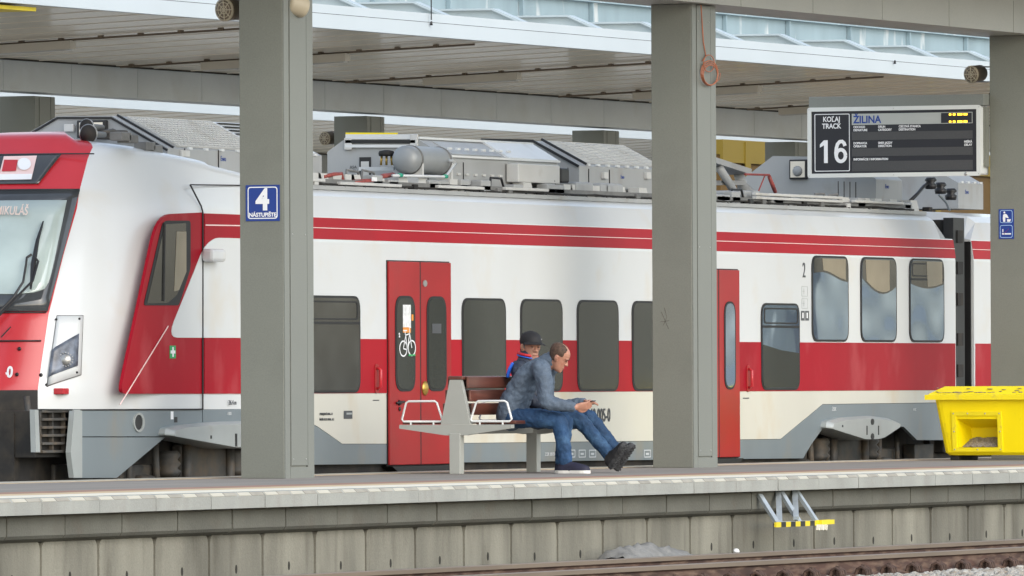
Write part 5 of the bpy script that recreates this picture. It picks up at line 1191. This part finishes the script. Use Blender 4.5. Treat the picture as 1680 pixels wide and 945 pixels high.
w = n2 + 1; b.add(vs, [(i * w + k, i * w + k + 1, (i + 1) * w + k + 1, (i + 1) * w + k) for i in range(n1) for k in range(n2)]); tag(b.build('grit', m_grit, gb), 'grey brown grit heaped in the hatch')
b = MB(); zl = bp_(1520, 648).z; yl = q.y; y2 = yR - (yl - yL)
def ring_(z, ins, xi=0): return [(Xq - .06 + ins, yl - ins, z), (Xq - .06 + ins, y2 + ins, z), (Xq + dpt + .06 - ins, y2 + ins, z), (Xq + dpt + .06 - ins, yl - ins, z)]
zr = bp_(1520, 656).z
vs = ring_(zr, 0) + ring_(zl, 0) + ring_(zl + .005, .03) + ring_(zl + .02, .05) + ring_(bp_(1530, 634).z, .17)
fs = [(3, 2, 1, 0), (16, 17, 18, 19)] + [(a * 4 + i, a * 4 + (i + 1) % 4, (a + 1) * 4 + (i + 1) % 4, (a + 1) * 4 + i) for a in range(4) for i in range(4)]
b.add(vs, fs); b.build('lid', m_yellowlid, gb)
b = MB(); gy = random.Random(9)
for k in range(38):
    y = gy.uniform(y2 + .1, yl - .1); u = gy.random() ** 3; b.ell((Xq - .06 + .055 + u * .06, y, zl + .024 + u * .05), (.012, gy.uniform(.02, .05), .004), n=6, m_=4)
b.build('dirt', m_grit, gb)
for yy in (yLb - .1, yRb + .12): b = MB(); b.bbox(Xq + .12, Xq + dpt - .12, yy - .05, yy + .05, 0, zb, .01); b.build('foot', m_under, gb)

# ------------------------------------------------------------ step bracket, tarp, litter
t = thing('track_step', S(1305, 866, YN - .2), 'galvanised steel step frame with yellow and black bar under the platform edge', 'step')
def q_(px, py, Y=YN): return S(px, py, Y)
YA, YB = YN + .08, YN - .12
b = MB()
b.cbar(q_(1246, 812, YA), q_(1275, 858, YB), .05, .03); b.cbar(q_(1277, 808, YA), q_(1279, 858, YB), .05, .03); b.cbar(q_(1282, 808, YA), q_(1312, 858, YB), .05, .03)
b.cbar(q_(1304, 806, YA), q_(1306, 850, YB), .05, .03); b.cbar(q_(1307, 806, YA), q_(1340, 856, YB), .05, .03); b.cbar(q_(1276, 857, YB), q_(1344, 855, YB), .05, .015)
b.build('frame', m_galv, t)
pa, pb = q_(1272, 861, YB - .03), q_(1343, 858, YB - .03)
for k in range(9):
    u0, u1 = k / 9, (k + 1) / 9; b = MB(); p0 = pa.lerp(pb, u0); p1 = pa.lerp(pb, u1); b.cbar(p0, p1, .02, .045); b.build('warning_bar', m_yb if k % 2 == 0 else m_black, t)
b = MB(); b.cbar(q_(1343, 857, YB - .04), q_(1364, 856, YB - .04), .06, .04); b.build('tread', m_yb, t)
b = MB()
for px in (1343, 1349, 1355): b.cbar(q_(px, 861, YB - .09), q_(px - 1, 870, YB - .09), .03, .02)
b.build('tread_tooth', m_cream, t)

b = MB(); b.smooth = True; pts_ = [(1004, 915), (1012, 903), (1030, 897), (1060, 894), (1085, 896), (1105, 902), (1118, 908)]
n = 26; mw = 10; vs = []; Yt2 = YN - .12
xa, xb_ = S(1004, 905, Yt2).x, S(1122, 905, Yt2).x
for i in range(n + 1):
    u = i / n; px = 1004 + 118 * u; topy = float(np.interp(px, [p[0] for p in pts_], [p[1] for p in pts_])); zt_ = S(px, topy, Yt2).z
    for k in range(mw + 1):
        v = k / mw; h = math.sin(v * math.pi) ** .6; zz = -.80 + (zt_ + .80) * h + (noise.noise(Vector((u * 9, v * 5, 0))) * .05 + noise.noise(Vector((u * 22, v * 12, 4))) * .02) * h; vs.append((xa + (xb_ - xa) * u, Yt2 - .25 + .5 * v + noise.noise(Vector((u * 5, v * 3, 5))) * .04, zz))
w = mw + 1; b.add(vs, [(i * w + k, i * w + k + 1, (i + 1) * w + k + 1, (i + 1) * w + k) for i in range(n) for k in range(mw)])
b.ell((xb_ + .02, Yt2 - .05, -.70), (.12, .1, .05)); tag(b.build('grey_sack', m_tarp), 'crumpled grey sack lying between the rail and platform wall', 'sack')
q = S(1208, 901, YN - .1); b = MB(); b.ell(q - Vector((0, 0, .02)), (.035, .03, .018), n=7, m_=5); b.ell(q + Vector((.02, .01, -.01)), (.02, .03, .016), n=7, m_=5); tag(b.build('litter', m_tarpw), 'small white scrap of litter beside the rail', 'litter')

# ------------------------------------------------------------ people
def chain(mb, pts, ra, rb=None, lat=Vector((1, 0, 0)), n=16):     # tapered limb with an elliptical section and round ends
    pts = [Vector(p) for p in pts]; rb = rb or ra; P = []; A = []; B_ = []
    d0 = (pts[1] - pts[0]).normalized(); d1 = (pts[-1] - pts[-2]).normalized()
    for k in (80, 55, 28): c = math.cos(R(k)); s_ = math.sin(R(k)); P.append(pts[0] - d0 * s_ * min(ra[0], rb[0])); A.append(ra[0] * c); B_.append(rb[0] * c)
    seg = 5
    for i in range(len(pts) - 1):
        for k in range(seg):
            t = k / seg; p0 = pts[max(i - 1, 0)]; p1 = pts[i]; p2 = pts[i + 1]; p3 = pts[min(i + 2, len(pts) - 1)]
            q = .5 * ((2 * p1) + (p2 - p0) * t + (2 * p0 - 5 * p1 + 4 * p2 - p3) * t * t + (-p0 + 3 * p1 - 3 * p2 + p3) * t ** 3)
            P.append(q); A.append(ra[i] + (ra[i + 1] - ra[i]) * t); B_.append(rb[i] + (rb[i + 1] - rb[i]) * t)
    P.append(pts[-1]); A.append(ra[-1]); B_.append(rb[-1])
    for k in (28, 55, 80): c = math.cos(R(k)); s_ = math.sin(R(k)); P.append(pts[-1] + d1 * s_ * min(ra[-1], rb[-1])); A.append(ra[-1] * c); B_.append(rb[-1] * c)
    vs = []; N = len(P)
    for i, p in enumerate(P):
        t = (P[min(i + 1, N - 1)] - P[max(i - 1, 0)]).normalized(); l = lat - t * lat.dot(t)
        l = l.normalized() if l.length > .05 else t.orthogonal().normalized(); w = t.cross(l)
        vs += [p + l * A[i] * math.cos(2 * math.pi * k / n) + w * B_[i] * math.sin(2 * math.pi * k / n) for k in range(n)]
    fs = [(i * n + k, i * n + (k + 1) % n, (i + 1) * n + (k + 1) % n, (i + 1) * n + k) for i in range(N - 1) for k in range(n)] + [list(range(n - 1, -1, -1)), [(N - 1) * n + k for k in range(n)]]
    mb.add(vs, fs)
HS = [(-.004, .066, .020, .018), (.0, .080, .0, .030), (.02, .090, -.025, .046), (.05, .088, -.05, .057), (.075, .086, -.065, .063), (.10, .084, -.080, .068), (.12, .082, -.090, .071), (.14, .088, -.098, .074), (.165, .088, -.102, .076), (.19, .078, -.098, .073), (.21, .058, -.085, .063), (.226, .030, -.055, .044), (.235, -.005, -.025, .015)]
class Head:
    def __init__(s, C, f, h, sc):
        s.f = Vector(f).normalized(); s.h = (Vector(h) - s.f * Vector(h).dot(s.f)).normalized(); s.l = s.h.cross(s.f); s.sc = sc; s.o = Vector(C) - s.h * .12 * sc
    def p(s, f, l, h): return s.o + (s.f * f + s.l * l + s.h * h) * s.sc
    def surf(s, add=0., n=28):
        rows = []
        for h, fr, bk, w in HS:
            c = (fr + bk) / 2; a = (fr - bk) / 2 + add; row = []
            for k in range(n):
                an = 2 * math.pi * k / n; x = math.cos(an); y = math.sin(an); row.append((c + a * x, (w + add) * y * (1 - .10 * max(0, x)), h + add * (h - .1) * 6))
            rows.append(row)
        return rows
    def skull(s, mb):
        rows = s.surf(); n = len(rows[0]); vs = [s.p(*q) for r_ in rows for q in r_]
        mb.add(vs, [(i * n + k, i * n + (k + 1) % n, (i + 1) * n + (k + 1) % n, (i + 1) * n + k) for i in range(len(rows) - 1) for k in range(n)] + [list(range(n - 1, -1, -1)), [(len(rows) - 1) * n + k for k in range(n)]])
        chain(mb, [s.p(.078, 0, .130), s.p(.090, 0, .108), s.p(.101, 0, .090)], [.008 * s.sc, .009 * s.sc, .011 * s.sc])            # nose
        for sg in (-1, 1):
            chain(mb, [s.p(.092, sg * .010, .086), s.p(.088, sg * .017, .088)], [.008 * s.sc, .007 * s.sc])
            chain(mb, [s.p(.082, sg * .014, .142), s.p(.076, sg * .044, .142)], [.010 * s.sc, .008 * s.sc])                        # brow
            chain(mb, [s.p(-.005, sg * .072, .085), s.p(-.012, sg * .080, .110), s.p(-.012, sg * .080, .130)], [.007 * s.sc, .011 * s.sc, .012 * s.sc], [.012 * s.sc, .018 * s.sc, .018 * s.sc])   # ear
        chain(mb, [s.p(.080, -.016, .055), s.p(.086, 0, .056), s.p(.080, .016, .055)], [.007 * s.sc] * 3, n=10)                    # lips
        chain(mb, [s.p(.080, -.012, .045), s.p(.085, 0, .044), s.p(.080, .012, .045)], [.008 * s.sc] * 3, n=10)
        chain(mb, [s.p(.072, -.010, .012), s.p(.072, .010, .012)], [.017 * s.sc] * 2, n=10)                                        # chin
    def details(s, parent, brow=m_hair):
        b = MB()
        for sg in (-1, 1): b.ell(s.p(.0795, sg * .031, .121), [.006 * s.sc, .007 * s.sc, .0045 * s.sc], n=10, m_=6)
        b.build('eye', m_eye, parent)
        b = MB(); b.tube([s.p(.084, -.022, .050), s.p(.0925, 0, .050), s.p(.084, .022, .050)], .0028, 6); b.build('mouth', m_lip, parent)
        b = MB()
        for sg in (-1, 1): b.tube([s.p(.094, sg * .012, .141), s.p(.092, sg * .03, .147), s.p(.080, sg * .05, .142)], .0026, 6)
        b.build('eyebrow', brow, parent)
    def hair(s, parent, keep, add=.008, mat=m_hair):
        rows = s.surf(add); n = len(rows[0]); b = MB(); b.smooth = True; sub = []
        vs = [s.p(*q) for r_ in rows for q in r_]; b.v = [tuple(v) for v in vs]
        for i in range(len(rows) - 1):
            for k in range(n):
                q = rows[i][k]; q2 = rows[i + 1][(k + 1) % n]; c = [(q[j] + q2[j]) / 2 for j in range(3)]
                if keep(*c): b.f.append([i * n + k, i * n + (k + 1) % n, (i + 1) * n + (k + 1) % n, (i + 1) * n + k]); b.mi.append(0); b.sm.append(True)
        ob = b.build('hair', mat, parent); bm = bmesh.new(); bm.from_mesh(ob.data); bmesh.ops.delete(bm, geom=[v for v in bm.verts if not v.link_faces], context='VERTS'); bm.to_mesh(ob.data); bm.free()
        bake(ob, [('SOLIDIFY', dict(thickness=.009 * s.sc, offset=-1)), ('SUBSURF', dict(levels=1))]); return ob
def hand(mb, w, d, nrm, thumb_side, curl=.5, sc=1.0):     # w wrist, d pointing direction, nrm back of the hand
    w = Vector(w); d = Vector(d).normalized(); nrm = Vector(nrm); nrm = (nrm - d * nrm.dot(d)).normalized(); l = d.cross(nrm) * thumb_side
    mb_c = lambda pts, r: chain(mb, pts, [q * sc for q in r], n=10)
    chain(mb, [w, w + d * .05 * sc, w + d * .085 * sc], [.026 * sc, .040 * sc, .040 * sc], [.020 * sc, .016 * sc, .013 * sc], lat=l)
    for k, (L, off) in enumerate(((.072, .030), (.080, .010), (.075, -.010), (.060, -.029))):
        p = w + (d * .088 + l * off) * sc; q = p; dd = d.copy(); pts = [w + (d * .06 + l * off * .8) * sc, p]
        for j, f in enumerate((.45, .32, .23)):
            dd = (Matrix.Rotation(-curl * (.5 + .25 * j), 3, d.cross(nrm)) @ dd if False else (dd - nrm * curl * .55)).normalized(); q = q + dd * L * f * sc; pts.append(q)
        mb_c(pts, [.010, .0098, .009, .0085, .0075])
    p = w + (d * .025 + l * .028) * sc; mb_c([w + (d * .015 + l * .010) * sc, p + (l * .012 + d * .015) * sc, p + (l * .028 + d * .045 - nrm * .010) * sc, p + (l * .024 + d * .075 - nrm * .020) * sc], [.015, .014, .011, .009])
def tex(name, size, kind='CLOUDS'):
    t = bpy.data.textures.get(name) or bpy.data.textures.new(name, kind); t.noise_scale = size
    if kind == 'CLOUDS': t.noise_depth = 3
    return t
def cloth(mb, name, mat, parent, vox=.010, amp=.012, size=.05, sm=3):
    ob = mb.build(name, mat, parent)
    return bake(ob, [('REMESH', dict(mode='VOXEL', voxel_size=vox)), ('SMOOTH', dict(factor=.6, iterations=sm)), ('DISPLACE', dict(texture=tex('fold' + str(size), size), strength=amp, mid_level=.5)), ('SMOOTH', dict(factor=.5, iterations=1))])
def flesh(mb, mat, parent, vox=.006): return bake(mb.build('body', mat, parent), [('REMESH', dict(mode='VOXEL', voxel_size=vox)), ('SMOOTH', dict(factor=.5, iterations=3))])
def shoe(o, t, u, L, parent, mu, ms, boot=False, name='shoe'):
    o = Vector(o); t = Vector(t).normalized(); u = Vector(u); u = (u - t * u.dot(t)).normalized(); l = t.cross(u)
    sl_ = [(0, .022, .045), (.03, .033, .080), (.12, .038, .100), (.28, .039, .112 if boot else .098), (.42, .040, .098 if boot else .080), (.58, .045, .074), (.74, .050, .060), (.88, .046, .052), (.97, .030, .040), (1, .012, .028)]
    k_ = L / .30; n = 16; vs = []
    for a, w, h in sl_:
        for k in range(n):
            an = 2 * math.pi * k / n; x = math.cos(an); y = math.sin(an)
            yy = h * max(0, y) ** .8 if y > 0 else -.004 * abs(y); vs.append(o + t * (a * L) + l * w * k_ * (abs(x) ** .8) * (1 if x > 0 else -1) + u * (.022 + yy) * k_)
    m_ = len(sl_); b = MB(); b.smooth = True
    b.add(vs, [(i * n + k, i * n + (k + 1) % n, (i + 1) * n + (k + 1) % n, (i + 1) * n + k) for i in range(m_ - 1) for k in range(n)] + [list(range(n))[::-1], [(m_ - 1) * n + k for k in range(n)]])
    sh_ = bake(b.build(name, mu, parent), [('SUBSURF', dict(levels=1))])
    b = MB(); N = 20; out = []
    ws_ = [(0, .026), (.05, .036), (.2, .040), (.4, .037), (.6, .046), (.78, .053), (.9, .047), (.97, .034), (1.01, .012)]
    left = [o + t * (a * L) + l * w * k_ * 1.04 for a, w in ws_]; right = [o + t * (a * L) - l * w * k_ * 1.04 for a, w in ws_[::-1]]; ol = left + right; n2 = len(ol); th = (.036 if boot else .026) * k_
    b.add(ol + [p + u * th for p in ol], [list(range(n2)), [n2 + i for i in range(n2)][::-1]] + [(i, (i + 1) % n2, (i + 1) % n2 + n2, i + n2) for i in range(n2)])
    if boot:
        for k in range(9): c = o + t * L * (.08 + k * .105); b.cbar(c - l * .042 * k_ - u * .004, c + l * .042 * k_ - u * .004, .014, .010, u)
    b.build('sole', ms, sh_)
    b = MB()
    for k in range(4):
        c = o + t * L * (.30 + k * .07) + u * (.118 - k * .013) * k_; b.tube([c - l * .022 * k_, c + u * .006, c + l * .022 * k_], .0035, 5)
    b.tube([o + t * L * .3 + u * .12 * k_, o + t * L * .26 + u * .135 * k_ + l * .02, o + t * L * .34 + u * .115 * k_ + l * .04], .003, 5)
    b.build('lace', m_black if boot else m_eye, sh_); return sh_

# --- man in the slate jacket
MX = 81.98
def P(px, py, dx=0.): return F(px, py, MX + dx)
def mir(v, X=MX): return Vector((2 * X - v.x, v.y, v.z))
p1 = thing('person', (MX, P(850, 690).y, SZ + .04), 'person in a slate jacket and jeans leaning forward over a phone', 'person')
hd = Head(P(917, 585), (.30, -math.cos(R(33)), -math.sin(R(33))), (0, -math.sin(R(33)), math.cos(R(33))), 1.06)
shn = P(889, 607, -.19); eln = P(897, 659, -.25); wrn = P(944, 668, -.13)
b = MB()
chain(b, [P(842, 678), P(853, 650), P(870, 622), P(888, 604), P(897, 597)], [.11, .10, .11, .10, .06], [.08, .07, .07, .06, .05])
chain(b, [P(893, 602), P(905, 594), P(912, 586)], [.062, .062, .060]); hd.skull(b)
farS, farE = mir(shn) + Vector((-.03, .10, -.02)), mir(eln) + Vector((-.06, .15, -.02))
chain(b, [shn, eln, wrn], [.05, .040, .030]); chain(b, [farS, farE, mir(wrn) + Vector((-.02, .0, .035))], [.05, .040, .030])
ank1 = P(928, 757, -.12); ank2 = mir(ank1) + Vector((0, .14, 0)); kne1 = P(918, 692, -.13); kne2 = mir(kne1) + Vector((0, .05, 0))
for kn_, an_ in ((kne1, ank1), (kne2, ank2)):
    chain(b, [P(842, 685, 0), kn_, P(923, 722, -.12) if kn_ is kne1 else kn_.lerp(an_, .5), an_], [.05, .022, .03, .03])
hdir = (F(975, 660, MX) - F(944, 668, MX)).normalized()
hand(b, wrn, (.55, -.83, .10), (-.55, -.25, -.35), 1, .75, 1.12)
wl = mir(wrn) + Vector((-.02, .0, .035)); hand(b, wl, (-.45, -.90, .12), (.35, .1, .6), 1, .45, 1.10)
flesh(b, m_skin, p1, .0055)
hd.details(p1)
hd.hair(p1, lambda f, l, h: (f < -.005 and h > .075) or (f < .035 and h > .15 and (abs(l) > .03 or f < .0)), .007)
b = MB()
chain(b, [P(838, 684), P(841, 670), P(851, 647), P(866, 621), P(884, 604), P(894, 599)], [.19, .20, .19, .195, .175, .10], [.13, .135, .125, .115, .10, .08])
chain(b, [P(889, 600), P(901, 592), P(906, 589)], [.085, .078, .075], n=16)
chain(b, [P(884, 606, -.12), shn, P(893, 630, -.235), eln, P(920, 664, -.20), P(938, 667, -.145)], [.085, .092, .078, .070, .058, .047])
chain(b, [mir(P(884, 606, -.12)), farS, farE, mir(P(938, 667, -.145)) + Vector((-.02, .0, .035))], [.085, .085, .068, .047])
cloth(b, 'jacket', m_jacket, p1, .009, .034, .06, 2)
b = MB(); 
for sg, mm in ((-1, lambda v: v),): b.tube([P(881, 617, -.30), P(888, 640, -.32), P(892, 655, -.32)], .003, 5)
b.build('sleeve_seam', m_navy, p1)
b = MB(); ks = P(921, 690, -.12)
chain(b, [P(840, 686), P(856, 687)], [.17, .17], [.09, .09])
for kn_, an_, md_, mm in ((kne1, ank1, P(923, 722, -.12), lambda v: v), (kne2, ank2, kne2.lerp(ank2, .5), mir)):
    chain(b, [mm(P(842, 685, -.10)), mm(P(885, 687, -.12)), kn_], [.098, .092, .075], [.092, .086, .075])
    chain(b, [kn_, md_, an_], [.076, .068, .060], [.076, .070, .066])
cloth(b, 'jeans', m_jeans, p1, .009, .028, .055, 2)
hl_ = P(917, 775, -.12); hl_.z = .002
shoe(hl_, (-.10, -1, 0), (0, 0, 1), .325, p1, m_shoe, m_sole)
h2 = mir(hl_); h2.y += .14; shoe(h2, (.10, -1, 0), (0, 0, 1), .325, p1, m_shoe, m_sole)
pa, pb = F(953, 664.5, MX - .02), F(975, 657.5, MX - .02)
b = MB(); b.cbar(pa, pb, .075, .009, (0, .3, 1)); ph = b.build('phone', m_phone); tag(ph, 'dark smartphone held in both hands by the leaning person', 'phone')
b = MB(); d_ = (pb - pa).normalized(); b.cbar(pa + d_ * .006 + Vector((0, .002, .0055)), pb - d_ * .006 + Vector((0, .002, .0055)), .068, .001, (0, .3, 1)); b.build('screen', m_screen, ph)

# --- man in the black cap
M2 = 82.62
def Q(px, py, dx=0.): return F(px, py, M2 + dx)
p2 = thing('person', (M2, Q(885, 690).y, SZ + .04), 'person in a black cap and navy jacket with outstretched crossed legs', 'person')
yw = R(38); hd2 = Head(Q(871, 569), (-math.sin(yw), -math.cos(yw), -.06), (0, -.08, 1), 1.10)
b = MB()
chain(b, [Q(882, 680), Q(874, 645), Q(866, 610), Q(866, 594)], [.14, .13, .15, .07], [.10, .10, .10, .06])
chain(b, [Q(866, 596), Q(869, 585), Q(870, 578)], [.06, .06, .06]); hd2.skull(b)
s2n = Q(852, 606, -.19); e2 = Q(868, 655, -.24); w2 = Q(908, 672, -.12)
for mm in (lambda v: v, lambda v: mir(v, M2)): chain(b, [mm(s2n), mm(e2), mm(w2)], [.05, .04, .03])
hand(b, w2, (.4, -.9, -.1), (-.2, 0, 1), 1, .3, 1.08); hand(b, mir(w2, M2), (-.4, -.9, -.1), (.2, 0, 1), -1, .3, 1.08)
kn = [Q(952, 690, -.10), Q(967, 685, .10)]; ak = [Q(1003, 750, -.04), Q(1013, 741, .08)]; hp = [Q(884, 684, -.10), Q(884, 684, .10)]
for i in (0, 1): chain(b, [hp[i], kn[i], kn[i].lerp(ak[i], .5), ak[i]], [.05, .024, .03, .028])
flesh(b, m_skin2, p2, .0055); hd2.details(p2)
hd2.hair(p2, lambda f, l, h: f < .02 and .09 < h < .17, .006, M('hair_grey', (.16, .15, .14), .8, var=.3, scale=40))
b = MB()
chain(b, [Q(882, 682), Q(876, 655), Q(868, 622), Q(865, 602), Q(866, 594)], [.19, .19, .20, .18, .10], [.13, .13, .135, .12, .09])
chain(b, [Q(864, 594), Q(865, 588), Q(866, 584)], [.10, .095, .09], [.09, .085, .08])
for mm in (lambda v: v, lambda v: mir(v, M2)): chain(b, [mm(Q(856, 606, -.12)), mm(s2n), mm(e2), mm(w2)], [.09, .085, .065, .05])
cloth(b, 'jacket', m_navy, p2, .009, .032, .06, 2)
b = MB(); n = 26; ccol = Q(866, 584)
pts = [ccol + Vector((math.cos(2 * math.pi * k / n) * .096, math.sin(2 * math.pi * k / n) * .088, .012 + .018 * math.sin(2 * math.pi * k / n))) for k in range(n + 1)]; b.tube(pts, .013, 8, cap=False); b.build('collar_lining', m_redtrim, p2)
b = MB(); pts = [p + Vector((0, 0, -.022)) + (p - ccol).normalized() * .012 for p in pts]; b.tube(pts, .006, 8, cap=False); b.build('collar_piping', m_brightblue, p2)
b = MB(); b.smooth = True
chain(b, [Q(841, 596, -.26), Q(836, 606, -.265), Q(833, 618, -.26)], [.020, .030, .028], [.012, .016, .014]); cloth(b, 'shoulder_patch', m_brightblue, p2, .006, .004, .05, 1)
# cap
b = MB(); b.smooth = True; rows = hd2.surf(.013); rows = [[(q[0], q[1], q[2] + .002) for q in r_] for r_ in rows[7:]]
n = len(rows[0]); ctr = hd2.p(-.01, 0, .254)
vs = [hd2.p(*q) for r_ in rows for q in r_] + [ctr]
b.add(vs, [(i * n + k, i * n + (k + 1) % n, (i + 1) * n + (k + 1) % n, (i + 1) * n + k) for i in range(len(rows) - 1) for k in range(n)] + [((len(rows) - 1) * n + k, (len(rows) - 1) * n + (k + 1) % n, len(vs) - 1) for k in range(n)])
cp_ = bake(b.build('cap', m_cap, p2), [('SOLIDIFY', dict(thickness=.006, offset=1)), ('SUBSURF', dict(levels=1))])
b = MB(); b.smooth = True; vs = []; nn = 12
for i in range(nn + 1):
    a = R(-70 + 140 * i / nn)
    for k in range(5):
        v = k / 4; rr_ = .088 + v * .072 * math.cos(a) ** .5; vs.append(hd2.p(-.006 + rr_ * math.cos(a) * 1.05, rr_ * .88 * math.sin(a),   .168 - v * .020 - (abs(math.sin(a)) * .012) * v))
b.add(vs, [(i * 5 + k, i * 5 + k + 1, (i + 1) * 5 + k + 1, (i + 1) * 5 + k) for i in range(nn) for k in range(4)])
bake(b.build('peak', m_cap, cp_), [('SOLIDIFY', dict(thickness=.006, offset=0)), ('SUBSURF', dict(levels=1))])
b = MB(); q = hd2.p(.068, .056, .19); b.ell(q, (.006, .012, .006), n=8, m_=6); b.build('emblem', m_roofgrey, cp_)
b = MB(); chain(b, [Q(880, 684), Q(892, 686)], [.19, .18], [.11, .10])
for i in (0, 1):
    mid = kn[i].lerp(ak[i], .5)
    chain(b, [hp[i], hp[i].lerp(kn[i], .5), kn[i]], [.096, .09, .076]); chain(b, [kn[i], mid, ak[i]], [.076, .066, .056], [.076, .066, .060])
cloth(b, 'jeans', m_jeans2, p2, .009, .028, .055, 2)
for i, (ha, ta, dx) in enumerate((((1004, 770), (1034, 727), -.06), ((1013, 775), (1044, 724), .07))):
    A_ = Q(*ha, dx); T_ = Q(*ta, dx); 
    if i == 1: A_.z = max(A_.z, .012)
    d_ = (T_ - A_); L = d_.length; uu_ = Vector((0, .62, .5)); shoe(A_, d_ + Vector(((-.06 if i == 0 else .03), 0, 0)), uu_, .30, p2, m_boot, m_bootsole, True, 'boot')
